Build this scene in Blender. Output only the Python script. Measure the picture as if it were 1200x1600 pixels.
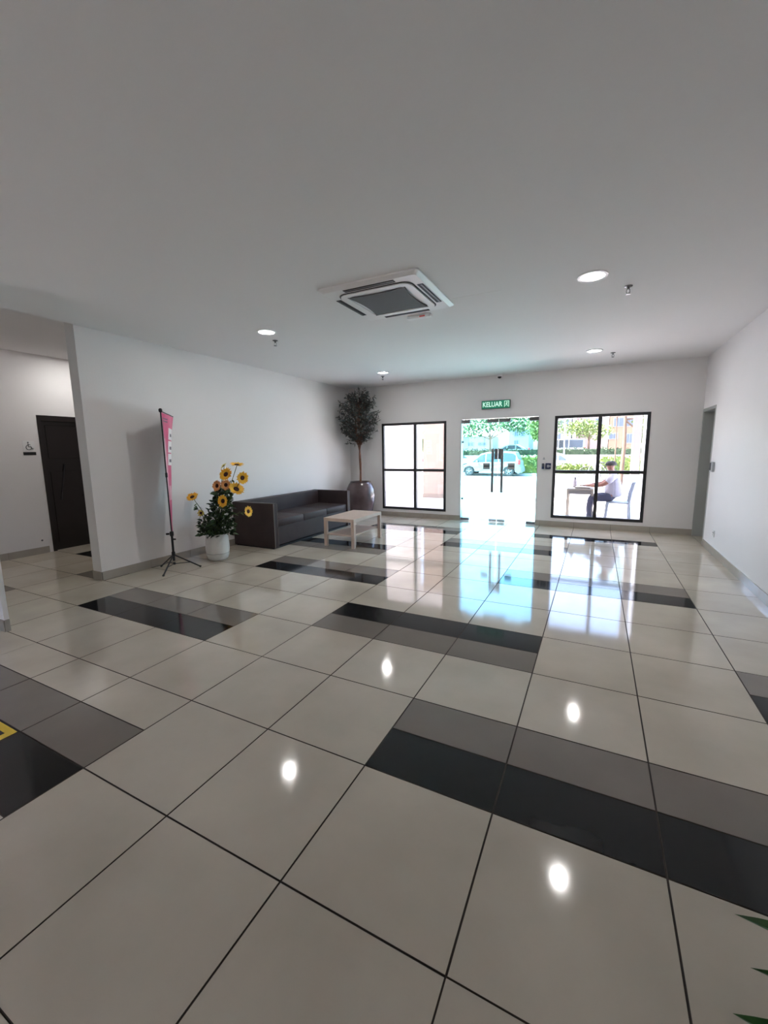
import bpy, bmesh, math, random
from mathutils import Vector, Matrix
for o in list(bpy.data.objects): bpy.data.objects.remove(o)
S = bpy.context.scene; C = S.collection
rnd = random.Random(7)

# ---------------------------------------------------------------- camera
cd = bpy.data.cameras.new('camera'); cam = bpy.data.objects.new('camera', cd); C.objects.link(cam); S.camera = cam
cd.sensor_fit = 'VERTICAL'; cd.sensor_height = 24.0; cd.lens = 24.0*650.9/1600; cd.clip_start = .05; cd.clip_end = 500
yaw, pit, rol = map(math.radians, (26.87, -8.46, -0.78))
fw = Vector((-math.sin(yaw)*math.cos(pit), math.cos(yaw)*math.cos(pit), math.sin(pit)))
rt = Vector((math.cos(yaw), math.sin(yaw), 0)); up = rt.cross(fw)
r2 = math.cos(rol)*rt+math.sin(rol)*up; u2 = -math.sin(rol)*rt+math.cos(rol)*up
M3 = Matrix((r2, u2, -fw)).transposed()
cam.matrix_world = Matrix.Translation((0, 0, 1.48)) @ M3.to_4x4()

# ---------------------------------------------------------------- sky, sun, exposure
W = bpy.data.worlds.new('sky'); S.world = W; W.use_nodes = True
nt = W.node_tree; bg = nt.nodes['Background']
sky = nt.nodes.new('ShaderNodeTexSky'); sky.sky_type = 'NISHITA'; sky.sun_disc = False
sky.sun_elevation = math.radians(58); sky.sun_rotation = math.radians(250); sky.dust_density = 3.0; sky.air_density = 1.0
nt.links.new(sky.outputs[0], bg.inputs[0]); bg.inputs[1].default_value = 1.05
sd = bpy.data.lights.new('sun', 'SUN'); sun = bpy.data.objects.new('sun', sd); C.objects.link(sun)
sd.energy = 27.0; sd.angle = math.radians(.6); sd.color = (1, .965, .9)
sun.rotation_euler = Vector((.55, .03, -.83)).to_track_quat('-Z', 'Y').to_euler()
for nm, x, z, w, h, y in (('portal_window', -3.54, 1.11, 1.5, 1.9, 8.6), ('portal_door', -1.735, 1.03, 1.5, 2.1, 8.6),
                          ('portal_window', .035, 1.11, 1.5, 1.9, 8.6)):
    ld = bpy.data.lights.new(nm, 'AREA'); ld.shape = 'RECTANGLE'; ld.size = w; ld.size_y = h; ld.cycles.is_portal = True
    lo = bpy.data.objects.new(nm, ld); C.objects.link(lo); lo.location = (x, y, z); lo.rotation_euler = (-math.pi/2, 0, 0)
S.view_settings.view_transform = 'Standard'; S.view_settings.look = 'None'
S.view_settings.gamma = 1; S.view_settings.use_curve_mapping = False; S.view_settings.exposure = 1.33
cy = S.cycles; cy.use_denoising = True; cy.max_bounces = 10; cy.diffuse_bounces = 6; cy.glossy_bounces = 5
cy.transmission_bounces = 6; cy.transparent_max_bounces = 16; cy.caustics_reflective = False; cy.caustics_refractive = False
cy.sample_clamp_indirect = 8.0
try: cy.denoiser = 'OPENIMAGEDENOISE'
except Exception: pass
DOWNLIGHT = 52.0

# ---------------------------------------------------------------- materials
def mat(name, col, rough=.6, metal=0, noise=0, nscale=8, bump=0, bscale=40, spec=.5, emit=None, coat=0, col2=None, trans=0, sheen=0, detail=4):
    m = bpy.data.materials.new(name); m.use_nodes = True; n = m.node_tree; b = n.nodes['Principled BSDF']
    b.inputs['Base Color'].default_value = (*col, 1); b.inputs['Roughness'].default_value = rough; b.inputs['Metallic'].default_value = metal
    b.inputs['Specular IOR Level'].default_value = spec; b.inputs['Coat Weight'].default_value = coat; b.inputs['Coat Roughness'].default_value = .03
    if sheen: b.inputs['Sheen Weight'].default_value = sheen
    if trans:
        b.inputs['Subsurface Weight'].default_value = 0
    if emit: b.inputs['Emission Color'].default_value = (*emit[0], 1); b.inputs['Emission Strength'].default_value = emit[1]
    if noise or bump:
        g = n.nodes.new('ShaderNodeNewGeometry')
    if noise:
        t = n.nodes.new('ShaderNodeTexNoise'); t.inputs['Scale'].default_value = nscale; t.inputs['Detail'].default_value = detail
        n.links.new(g.outputs['Position'], t.inputs['Vector'])
        r = n.nodes.new('ShaderNodeValToRGB'); r.color_ramp.elements[0].position = .3; r.color_ramp.elements[1].position = .7
        c2 = col2 or tuple(c*(1-noise) for c in col)
        r.color_ramp.elements[0].color = (*c2, 1); r.color_ramp.elements[1].color = (*col, 1)
        n.links.new(t.outputs[0], r.inputs[0]); n.links.new(r.outputs[0], b.inputs['Base Color'])
    if bump:
        t = n.nodes.new('ShaderNodeTexNoise'); t.inputs['Scale'].default_value = bscale; t.inputs['Detail'].default_value = 3
        n.links.new(g.outputs['Position'], t.inputs['Vector'])
        k = n.nodes.new('ShaderNodeBump'); k.inputs['Strength'].default_value = bump; k.inputs['Distance'].default_value = .01
        n.links.new(t.outputs[0], k.inputs['Height']); n.links.new(k.outputs[0], b.inputs['Normal'])
    return m
def glass(name, tint, rough=.0, refl=1.0):
    m = bpy.data.materials.new(name); m.use_nodes = True; n = m.node_tree; n.nodes.clear()
    o = n.nodes.new('ShaderNodeOutputMaterial'); mx = n.nodes.new('ShaderNodeMixShader'); t = n.nodes.new('ShaderNodeBsdfTransparent')
    g = n.nodes.new('ShaderNodeBsdfGlossy'); f = n.nodes.new('ShaderNodeFresnel'); gm = n.nodes.new('ShaderNodeNewGeometry'); mr = n.nodes.new('ShaderNodeMapRange')
    mr.inputs['To Min'].default_value = 1.45; mr.inputs['To Max'].default_value = 1/1.45   # same thin-pane reflection on both faces
    n.links.new(gm.outputs['Backfacing'], mr.inputs['Value']); n.links.new(mr.outputs[0], f.inputs[0])
    t.inputs[0].default_value = (*tint, 1); g.inputs['Roughness'].default_value = rough
    g.inputs[0].default_value = (refl, refl, refl, 1)
    n.links.new(f.outputs[0], mx.inputs[0]); n.links.new(t.outputs[0], mx.inputs[1]); n.links.new(g.outputs[0], mx.inputs[2]); n.links.new(mx.outputs[0], o.inputs[0])
    return m
m_wall = mat('wall_paint', (.80, .775, .77), .75, bump=.08, bscale=60, noise=.03, nscale=1.2)
m_wallr = mat('satin_wall_paint', (.83, .81, .815), .55, bump=.06, bscale=60, noise=.03, nscale=1.2)
m_ceil = mat('ceiling_paint', (.80, .785, .785), .85, bump=.05, bscale=50, noise=.02, nscale=.8)
m_cream = mat('cream_porcelain', (.60, .535, .44), .08, noise=.1, nscale=1.6, col2=(.47, .415, .335), detail=7, spec=.5, bump=.012, bscale=6)
m_grey = mat('grey_porcelain', (.225, .195, .165), .08, noise=.1, nscale=3, spec=.4, bump=.012, bscale=6)
m_black = mat('black_porcelain', (.014, .0135, .014), .08, noise=.2, nscale=3, spec=.32, bump=.012, bscale=6)
m_grout = mat('dark_grout', (.055, .04, .03), .85)
m_skirt = mat('skirting_porcelain', (.40, .365, .32), .12, noise=.1, nscale=5, spec=.5)
m_frame = mat('black_window_frame', (.022, .022, .024), .4)
m_glass = glass('clear_glass', (.955, .945, .96))
m_tint = glass('aqua_glass', (.68, .935, .96))
m_steel = mat('brushed_steel', (.36, .36, .36), .32, 1)
m_dsteel = mat('dark_steel', (.16, .16, .165), .4, .8)
m_hsteel = mat('satin_handle_steel', (.20, .20, .205), .5, .5)
m_white = mat('white_plastic', (.82, .82, .82), .35)
m_grille = mat('grey_filter_mesh', (.13, .125, .13), .7, bump=.5, bscale=160)
m_slot = mat('louver_slot_black', (.015, .015, .018), .7)
m_lamp = mat('lamp_diffuser', (1, 1, 1), .5, emit=((1, .99, .97), 3.0))
m_core = mat('lamp_core', (1, 1, 1), .5, emit=((1, .98, .95), DOWNLIGHT*4))
m_leather = mat('dark_brown_leather', (.058, .040, .040), .55, noise=.25, nscale=5, bump=.25, bscale=90, spec=.25)
m_piping = mat('pale_piping', (.20, .17, .15), .5)
m_birch = mat('birch_veneer', (.62, .47, .385), .5, noise=.12, nscale=9, bump=.03)
m_pot = mat('white_glazed_ceramic', (.78, .79, .77), .3)
m_urn = mat('plum_brown_glaze', (.062, .036, .036), .22, noise=.6, nscale=3, col2=(.14, .10, .11), coat=.4)
m_soil = mat('dark_soil', (.03, .022, .016), .95, bump=.5)
m_bark = mat('red_brown_bark', (.16, .065, .035), .8, noise=.5, nscale=20, bump=.6, bscale=30)
m_leafd = mat('dusty_dark_leaf', (.075, .095, .088), .6, noise=.5, nscale=9, col2=(.022, .03, .03))
m_leafg = mat('green_leaf', (.045, .11, .03), .5, noise=.5, nscale=12)
m_leafk = mat('deep_green_leaf', (.018, .045, .014), .5, noise=.4, nscale=15)
m_palm = mat('glossy_plant_leaf', (.03, .12, .02), .35, noise=.4, nscale=20)
m_petal = mat('sunflower_yellow', (.92, .62, .03), .55, noise=.3, nscale=45, col2=(.9, .38, .02))
m_petalp = mat('pale_yellow_petal', (.80, .66, .12), .55, noise=.2, nscale=60)
m_petalo = mat('orange_pink_petal', (.72, .30, .10), .55, noise=.3, nscale=60, col2=(.8, .45, .15))
m_seed = mat('seed_brown', (.05, .015, .012), .9, bump=.6, bscale=120)
m_stem = mat('stem_green', (.07, .11, .03), .6)
m_blackmetal = mat('black_powder_coat', (.018, .018, .02), .4, .3)
m_pink = mat('magenta_print', (.62, .035, .16), .45, noise=.4, nscale=3, col2=(.70, .16, .28))
m_pinkl = mat('pale_pink_print', (.78, .42, .50), .5)
m_printw = mat('white_print', (.85, .82, .83), .5)
m_printk = mat('grey_print', (.16, .13, .16), .5)
m_signg = mat('exit_sign_green', (.0, .19, .095), .4, emit=((0, .3, .15), .12))
m_signw = mat('exit_sign_letters', (.70, .9, .8), .4, emit=((.6, 1, .8), .25))
m_dframe = mat('grey_door_frame', (.36, .37, .36), .5)
m_dleaf = mat('grey_door_leaf', (.42, .44, .43), .5)
m_wenge = mat('dark_wenge_laminate', (.016, .011, .011), .22, noise=.3, nscale=14)
m_wenge2 = mat('black_laminate', (.012, .009, .009), .2)
m_tape = mat('yellow_tape', (.72, .50, .02), .35)
m_navy = mat('navy_plastic', (.02, .03, .09), .3)
m_silver = mat('silver_plastic', (.45, .46, .48), .35, .4)
m_red = mat('red_print', (.7, .08, .07), .4)
m_label = mat('grey_sticker', (.11, .12, .13), .4)
m_label2 = mat('pale_sticker', (.42, .44, .45), .6)
# outdoors
m_pave = mat('pale_concrete', (.68, .635, .62), .85, noise=.1, nscale=.6)
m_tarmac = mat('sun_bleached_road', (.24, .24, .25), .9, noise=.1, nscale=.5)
m_kerb = mat('kerb_stone', (.42, .40, .40), .9)
m_peach = mat('peach_render', (.37, .275, .225), .8)
m_outw = mat('white_render', (.66, .65, .65), .8)
m_greige = mat('greige_render', (.12, .108, .10), .8)
m_plinth = mat('brown_grey_skirting', (.26, .21, .17), .6)
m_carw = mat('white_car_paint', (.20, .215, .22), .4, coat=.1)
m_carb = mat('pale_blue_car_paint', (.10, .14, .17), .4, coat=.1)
m_carg = mat('car_window_glass', (.02, .025, .03), .12)
m_carg2 = mat('pale_car_window_glass', (.035, .05, .06), .2)
m_tyre = mat('tyre_rubber', (.03, .03, .03), .8)
m_alloy = mat('alloy_wheel', (.16, .165, .17), .4, .2)
m_tail = mat('tail_lamp_red', (.35, .03, .03), .3)
m_shrub = mat('lime_shrub_leaf', (.14, .175, .025), .6, noise=.5, nscale=3, col2=(.06, .11, .02))
m_hedge = mat('hedge_leaf', (.03, .06, .02), .7, noise=.5, nscale=4)
m_tree = mat('bright_tree_leaf', (.055, .115, .025), .6, noise=.5, nscale=1.5, col2=(.03, .07, .02))
m_tree2 = mat('yellow_green_leaf', (.13, .17, .025), .6, noise=.4, nscale=1.5, col2=(.06, .11, .025))
m_trunk = mat('tan_bark', (.11, .065, .04), .9, noise=.3, nscale=10)
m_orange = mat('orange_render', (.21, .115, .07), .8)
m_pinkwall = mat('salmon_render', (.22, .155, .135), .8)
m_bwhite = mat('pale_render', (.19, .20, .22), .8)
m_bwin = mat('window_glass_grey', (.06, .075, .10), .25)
m_roof = mat('roof_tile', (.40, .38, .38), .8)
m_skin = mat('brown_skin', (.26, .11, .075), .5)
m_shirt = mat('pale_uniform_shirt', (.40, .40, .47), .8, bump=.2)
m_trouser = mat('navy_trousers', (.035, .04, .075), .85, bump=.2)
m_cap = mat('dark_cap_cloth', (.03, .028, .03), .8)
m_shoe = mat('black_shoe', (.02, .02, .02), .4)
m_chair = mat('grey_blue_plastic', (.22, .26, .31), .45)
m_tablew = mat('beige_laminate', (.26, .23, .185), .5)
m_tabled = mat('grey_table_apron', (.17, .16, .15), .6)
m_paper = mat('paper_white', (.85, .85, .83), .8)
m_bottle = mat('translucent_bottle', (.35, .32, .35), .2)

# ---------------------------------------------------------------- mesh helpers
class MB:
    def __init__(s): s.v = []; s.f = []; s.m = []; s.mi = 0
    def add(s, vs, fs):
        o = len(s.v); s.v += [tuple(v) for v in vs]; s.f += [tuple(i+o for i in f) for f in fs]; s.m += [s.mi]*len(fs); return s
    def box(s, x0, x1, y0, y1, z0, z1, b=0):
        if b <= 0:
            return s.add([(x, y, z) for z in (z0, z1) for y in (y0, y1) for x in (x0, x1)],
                         [(0, 2, 3, 1), (4, 5, 7, 6), (0, 1, 5, 4), (2, 6, 7, 3), (0, 4, 6, 2), (1, 3, 7, 5)])
        bm = bmesh.new(); bmesh.ops.create_cube(bm, size=1)
        bmesh.ops.scale(bm, vec=(x1-x0, y1-y0, z1-z0), verts=bm.verts); bmesh.ops.translate(bm, vec=((x0+x1)/2, (y0+y1)/2, (z0+z1)/2), verts=bm.verts)
        bmesh.ops.bevel(bm, geom=list(bm.edges), offset=b, segments=2, affect='EDGES', profile=.5)
        bm.verts.index_update(); s.add([v.co[:] for v in bm.verts], [[v.index for v in f.verts] for f in bm.faces]); bm.free(); return s
    def xf(s, fn): s.v = [tuple(fn(Vector(v))) for v in s.v]; return s
    def poly(s, pts): return s.add(pts, [tuple(range(len(pts)))])
    def prism(s, pts, d):   # pts 3-D ring, d extrusion vector
        n = len(pts); d = Vector(d); return s.add([*map(Vector, pts)]+[Vector(p)+d for p in pts],
            [tuple(range(n))[::-1], tuple(range(n, 2*n))]+[(i, (i+1) % n, (i+1) % n+n, i+n) for i in range(n)])
    def tube(s, pts, rs, n=8, cap=True):
        pts = [Vector(p) for p in pts]; 
        if not hasattr(rs, '__len__'): rs = [rs]*len(pts)
        vs = []; pr = None
        for i, p in enumerate(pts):
            t = (pts[min(i+1, len(pts)-1)]-pts[max(i-1, 0)]).normalized()
            if pr is None: a = t.orthogonal().normalized()
            else:
                a = pr-t*pr.dot(t); a = a.normalized() if a.length > 1e-6 else t.orthogonal().normalized()
            pr = a; b = t.cross(a)
            vs += [p+(a*math.cos(2*math.pi*k/n)+b*math.sin(2*math.pi*k/n))*rs[i] for k in range(n)]
        fs = [(i*n+k, i*n+(k+1) % n, (i+1)*n+(k+1) % n, (i+1)*n+k) for i in range(len(pts)-1) for k in range(n)]
        if cap: fs += [tuple(range(n))[::-1], tuple(range((len(pts)-1)*n, len(pts)*n))]
        return s.add(vs, fs)
    def lathe(s, prof, c=(0, 0, 0), n=24, axis='Z', cap=True):
        vs = []
        for r, h in prof:
            for k in range(n):
                a = 2*math.pi*k/n; x, y = r*math.cos(a), r*math.sin(a)
                q = (x, y, h) if axis == 'Z' else ((x, h, y) if axis == 'Y' else (h, x, y))
                vs.append(Vector(c)+Vector(q))
        m = len(prof); fs = [(i*n+k, i*n+(k+1) % n, (i+1)*n+(k+1) % n, (i+1)*n+k) for i in range(m-1) for k in range(n)]
        if cap: fs += [tuple(range(n))[::-1], tuple(range((m-1)*n, m*n))]
        return s.add(vs, fs)
    def mesh(s, name, mats, smooth=False, off=(0, 0, 0)):
        me = bpy.data.meshes.new(name); ox, oy, oz = off
        me.from_pydata([(x-ox, y-oy, z-oz) for x, y, z in s.v], [], s.f)
        for m in (mats if isinstance(mats, (list, tuple)) else [mats]): me.materials.append(m)
        bm = bmesh.new(); bm.from_mesh(me); bmesh.ops.recalc_face_normals(bm, faces=bm.faces); bm.to_mesh(me); bm.free()
        for p, i in zip(me.polygons, s.m): p.material_index = i; p.use_smooth = smooth
        if smooth: me.set_sharp_from_angle(angle=math.radians(40))
        return me
def wloc(o):
    v = Vector((0, 0, 0))
    while o is not None: v += o.location; o = o.parent
    return v
def part(name, mb, m, parent=None, smooth=False, at=None, **kw):
    """link one mesh object; geometry is given in world coordinates"""
    base = wloc(parent); off = Vector(at) if at is not None else base
    o = bpy.data.objects.new(name, mb.mesh(name, m, smooth, off)); C.objects.link(o)
    if parent is not None: o.parent = parent
    o.location = off-base
    for k, v in kw.items(): o[k] = v
    return o
def tag(o, label=None, category=None, group=None, kind=None):
    if label: o['label'] = label
    if category: o['category'] = category
    if group: o['group'] = group
    if kind: o['kind'] = kind
    return o
def empty(name, loc, label=None, category=None, group=None, kind=None):
    o = bpy.data.objects.new(name, None); C.objects.link(o); o.location = loc; o.empty_display_size = .1
    return tag(o, label, category, group, kind)
def copy_tree(o, parent=None):
    c = o.copy(); C.objects.link(c); c.parent = parent
    for ch in [x for x in bpy.data.objects if x.parent == o]: copy_tree(ch, c)
    return c
def struct(name, mb, m, parent=None, smooth=False, at=None):
    o = part(name, mb, m, parent, smooth, at)
    if parent is None: o['kind'] = 'structure'
    return o

# ---------------------------------------------------------------- room dimensions
YF, XR, XL, H = 8.42, 1.5, -5.13, 2.87
X0, Y0, T = -0.3, 0.94, 0.6
YN = -3.2; XC = -7.4
# floor: a dark grout bed and one object per porcelain tile
floor = struct('floor', MB().box(-8.2, XR+.3, YN, YF+.14, -.12, -.005), m_grout)
def tile_mesh(w, d, m):
    g, c = .002, .0016
    a = [(-w/2+g, -d/2+g), (w/2-g, -d/2+g), (w/2-g, d/2-g), (-w/2+g, d/2-g)]
    i = [(-w/2+g+c, -d/2+g+c), (w/2-g-c, -d/2+g+c), (w/2-g-c, d/2-g-c), (-w/2+g+c, d/2-g-c)]
    mb = MB().add([(x, y, -.006) for x, y in a]+[(x, y, -.0012) for x, y in a]+[(x, y, 0) for x, y in i],
                  [(8, 9, 10, 11)]+[(k, (k+1) % 4, (k+1) % 4+4, k+4) for k in range(4)]+[(k+4, (k+1) % 4+4, (k+1) % 4+8, k+8) for k in range(4)])
    mb.m = [0]+[1]*8
    return mb.mesh('tile', [m, m_grout])
tmesh = {}
def tile(x0, x1, y0, y1, m):
    key = (round(x1-x0, 3), round(y1-y0, 3), m.name)
    if key not in tmesh: tmesh[key] = tile_mesh(key[0], key[1], m)
    o = bpy.data.objects.new('tile', tmesh[key]); C.objects.link(o); o.parent = floor; o.location = ((x0+x1)/2, (y0+y1)/2, 0)
    return o
# half-tile bands: (kind, row start, cells)
bands = {}
def band(m, r, cells):
    for c in cells: bands[(c, round(r*2))] = m
band(m_black, 1, (-1, 0, 1, 2)); band(m_grey, 1.5, (-1, 0, 1, 2))
band(m_black, -.5, (-6, -5, -4)); band(m_grey, 0, (-6, -5, -4))
band(m_black, 2, (-7, -6, -5)); band(m_grey, 2.5, (-7, -6, -5))
band(m_grey, 3, (-3, -2, -1)); band(m_black, 3.5, (-3, -2, -1))
band(m_black, 3, (2,)); band(m_grey, 3.5, (2,))
band(m_black, 5, (-6, -5, -4)); band(m_grey, 5.5, (-6, -5, -4))
band(m_black, 6, (-1, 0, 1)); band(m_grey, 6.5, (-1, 0, 1))
band(m_grey, 7, (-7, -6, -5)); band(m_black, 7.5, (-7, -6, -5))
band(m_black, 8.5, (-3, -2, -1)); band(m_grey, 9, (-3, -2, -1))
band(m_black, 10, (-6, -5, -4)); band(m_grey, 10.5, (-6, -5, -4))
band(m_black, 10.5, (-1, 0, 1)); 
band(m_black, 4, (-11, -10, -9)); band(m_grey, 3, (-9,)); band(m_grey, 1.5, (-12, -11, -10))
bulk = MB()
for c in range(-12, 3):
    for r in range(-7, 13):
        xa = X0+c*T; ya = Y0+r*T
        lo, hi = bands.get((c, 2*r)), bands.get((c, 2*r+1))
        seen = (-1 <= r and not (c <= -9 and (r >= 6 or r <= 0)) and not (c <= -7 and r <= 0) and not(r == -1 and c not in range(-5, 0)))
        if r == 12:
            parts_ = [(ya, YF, m_cream)]
        elif lo or hi:
            parts_ = [(ya, ya+T/2, lo or m_cream), (ya+T/2, ya+T, hi or m_cream)]
        else: parts_ = [(ya, ya+T, m_cream)]
        for a, b, m in parts_:
            if seen: tile(xa, xa+T, a, b, m)
            elif b > YN: 
                if m is not m_cream: tile(xa, xa+T, a, b, m)
                else: bulk.box(xa+.002, xa+T-.002, max(a, YN)+.002, b-.002, -.006, 0)
# recess of the side door and the threshold strip under the glass doors
bulk.box(XR+.002, XR+.15, 7.6, 8.42, -.006, 0); bulk.box(-2.48, -.99, YF+.002, YF+.14, -.006, 0)
o = part('tile_field', bulk, m_cream, floor); o['kind'] = 'stuff'

# walls
wf = MB()
def wallpiece(x0, x1, z0, z1): wf.box(x0, x1, YF, YF+.15, z0, z1)
WL, WR, WZ0, WZ1 = (-4.29, -2.795), (-.71, .79), .165, 2.057
wallpiece(XL-.2, WL[0], 0, H); wallpiece(WL[1], -2.48, 0, H); wallpiece(-.99, WR[0], 0, H); wallpiece(WR[1], XR+.35, 0, H)
wallpiece(*WL, 0, WZ0); wallpiece(*WL, WZ1, H); wallpiece(*WR, 0, WZ0); wallpiece(*WR, WZ1, H); wallpiece(-2.48, -.99, 2.07, H)
struct('wall_far', wf, m_wall)
struct('wall_right', MB().box(XR, XR+.15, YN, 7.6, 0, H).box(XR, XR+.15, 7.6, YF, 2.06, H).box(XR+.2, XR+.35, 7.3, YF, 0, H), m_wallr)
struct('wall_left', MB().box(XL-.17, XL, 2.74, YF, 0, 2.93), m_wall)
struct('wall_pillar', MB().box(-6.6, -4.39, 1.535, 1.57, 0, H), m_wall)
struct('wall_corridor', MB().box(XC-.15, XC, YN, 3.30, 0, 2.93).box(XC-.15, XC, 3.30, 4.25, 2.06, 2.93).box(XC-.15, XC, 4.25, 6.5, 0, 2.93)
       .box(XC, XL-.17, 6.5, 6.65, 0, 2.93).box(XC-.45, XC-.3, 2.9, 4.7, 0, 2.93), m_wall)  # last slab is unseen, added behind the washroom door against a light leak
struct('wall_near', MB().box(-8.2, -5.6, YN-.15, YN, 0, H).box(-4.0, XR+.15, YN-.15, YN, 0, H)
       .box(-5.6, -4.0, YN-.15, YN, 2.1, H).box(-5.6, -4.0, YN-.15, YN, 0, .9), m_wall)
struct('ceiling', MB().box(XL, XR+.35, YN-.15, YF+.15, H, 3.15).box(-8.2, XL, YN-.15, 1.75, H, 3.15).box(-8.2, XL, 1.75, 8.57, 2.93, 3.15), m_ceil)
struct('trim_1', MB().box(-1.28, -.83, 3.995, 3.998, H-.0015, H+.001), m_wall)   # faint ceiling board joint
# glazing behind the camera
w = tag(empty('window_3', (-4.8, YN-.07, .9)), kind='structure')
fr = MB()
for x in (-5.575, -4.8, -4.025): fr.box(x-.025, x+.025, YN-.1, YN-.05, .9, 2.1)
fr.box(-5.6, -4.0, YN-.1, YN-.05, .9, .95).box(-5.6, -4.0, YN-.1, YN-.05, 2.05, 2.1)
part('window_frame', fr, m_frame, w)
part('pane', MB().box(-5.55, -4.05, YN-.08, YN-.072, .95, 2.05), m_glass, w)

# skirting boards: one tile per 0.6 m
def skirting(name, p, q, n, th=.011, h=.1):
    """p,q: ends on the floor along the wall face, n: outward normal"""
    p, q, n = Vector((*p, 0)), Vector((*q, 0)), Vector((*n, 0)); L = (q-p).length; d = (q-p)/L
    def bar(a, b, t, z1, mb):
        pts = [p+d*a, p+d*b, p+d*b+n*t, p+d*a+n*t]; mb.prism(pts, (0, 0, z1)); return mb
    root = struct(name, bar(0, L, th*.5, h-.003, MB()), m_grout)
    k = 0.0; start = (X0-p.x if abs(d.x) > .5 else Y0-p.y)/(d.x if abs(d.x) > .5 else d.y) % T
    cuts = [0]+[start+i*T for i in range(60) if .03 < start+i*T < L-.03]+[L]
    for a, b in zip(cuts, cuts[1:]):
        part('tile', bar(a+.0015, b-.0015, th, h, MB()), m_skirt, root)
    return root
skirting('baseboard_far_1', (XL, YF), (-2.48, YF), (0, -1)); skirting('baseboard_far_2', (-.99, YF), (XR, YF), (0, -1))
skirting('baseboard_left', (XL, 2.74), (XL, YF-.011), (1, 0)); skirting('baseboard_left_end', (XL-.17, 2.74), (XL+.011, 2.74), (0, -1))
skirting('baseboard_right', (XR, -1.5), (XR, 7.6), (-1, 0)); skirting('baseboard_pillar', (-6, 1.535), (-4.38, 1.535), (0, -1))
skirting('baseboard_pillar_end', (-4.39, 1.53), (-4.39, 1.57), (1, 0)); skirting('baseboard_corridor', (XC, 1.0), (XC, 3.25), (1, 0))

# windows
def window(n, xr, mull):
    x0, x1 = xr; w = tag(empty('window_%d' % n, ((x0+x1)/2, YF+.03, WZ0)), kind='structure')
    f = MB(); y0, y1 = YF-.012, YF+.06; t = .05
    f.box(x0, x1, y0, y1, WZ0, WZ0+t, .003).box(x0, x1, y0, y1, WZ1-t, WZ1, .003).box(x0, x0+t, y0, y1, WZ0+t, WZ1-t, .003).box(x1-t, x1, y0, y1, WZ0+t, WZ1-t, .003)
    part('window_frame', f, m_frame, w)
    part('mullion', MB().box(mull-.03, mull+.03, y0+.002, y1-.002, WZ0+t, WZ1-t, .003), m_frame, w)
    part('transom', MB().box(x0+t, mull-.03, y0+.002, y1-.002, 1.01, 1.065, .003).box(mull+.03, x1-t, y0+.002, y1-.002, 1.01, 1.065, .003), m_frame, w)
    for a, b in ((x0+t, mull-.03), (mull+.03, x1-t)):
        for c, d in ((WZ0+t, 1.01), (1.065, WZ1-t)):
            part('pane', MB().box(a, b, YF+.02, YF+.026, c, d), m_glass, w)
    part('window_sill', MB().box(x0-.02, x1+.02, YF+.06, YF+.17, WZ0-.02, WZ0+.01), m_outw, w)
window(1, WL, -3.495); window(2, WR, .035)

# frameless glass double door
door = tag(empty('door_1', (-1.735, YF+.05, 0)), kind='structure')
yd = YF+.045
for side, (a, b) in enumerate(((-2.475, -1.741), (-1.727, -.995))):
    lf = part('door_leaf', MB().box(a, b, yd, yd+.012, .012, 2.05), m_tint, door)
    free = b if side == 0 else a; s = -1 if side == 0 else 1
    def fit(xa, xb, z0, z1, m=m_dsteel, nm='patch_fitting'): part(nm, MB().box(min(xa, xb), max(xa, xb), yd-.014, yd+.026, z0, z1, .002), m, lf)
    piv = a if side == 0 else b
    fit(piv, piv-s*.17, 1.99, 2.06); fit(free, free+s*.22, 1.99, 2.055); fit(piv, piv-s*.17, .004, .055); fit(free, free+s*.15, .006, .06, m_steel)
    hx = free+s*.085
    hd = part('handle', MB().box(hx-.024, hx+.024, yd-.08, yd-.045, .61, 1.475, .008), m_hsteel, lf)
    part('standoff', MB().tube([(hx, yd-.05, .8), (hx, yd, .8)], .009).tube([(hx, yd-.05, 1.3), (hx, yd, 1.3)], .009), m_steel, hd)
    part('lock_case', MB().box(min(free, free+s*.06), max(free, free+s*.06), yd-.02, yd+.03, 1.27, 1.475, .004), m_dsteel, lf)
    sx = (-1.96 if side == 0 else -1.475)
    st = part('sticker', MB().box(sx-.068, sx+.068, yd-.003, yd-.0005, 1.07, 1.19), m_label2, lf)
    part('sticker_band', MB().box(sx-.055, sx+.055, yd-.0045, yd-.003, 1.112, 1.148), m_label, st)
for z in (.45, 1.62):
    part('door_buffer', MB().lathe([(.018, 0), (.018, .03)], (-2.48, yd+.05, z), 10, 'X'), m_slot, door)
struct('trim_2', MB().box(-2.487, -2.477, YF, YF+.15, 0, 2.07).box(-.993, -.983, YF, YF+.15, 0, 2.07), m_silver)

# side door in its recess at the far corner
d2 = tag(empty('door_2', (XR+.15, 8.0, 0)), kind='structure')
part('door_frame', MB().box(XR-.004, XR+.17, 7.6, 7.65, 0, 2.02, .004).box(XR-.004, XR+.17, YF-.045, YF-.001, 0, 2.02, .004).box(XR-.004, XR+.17, 7.6, YF-.001, 2.01, 2.06, .004), m_dframe, d2)
dl2 = part('door_leaf', MB().box(XR+.15, XR+.19, 7.65, YF-.045, .008, 2.01, .003), m_dleaf, d2)
part('handle', MB().tube([(XR+.15, 7.72, 1.0), (XR+.1, 7.72, 1.0), (XR+.1, 7.83, 1.0)], .009), m_steel, dl2)

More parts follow.
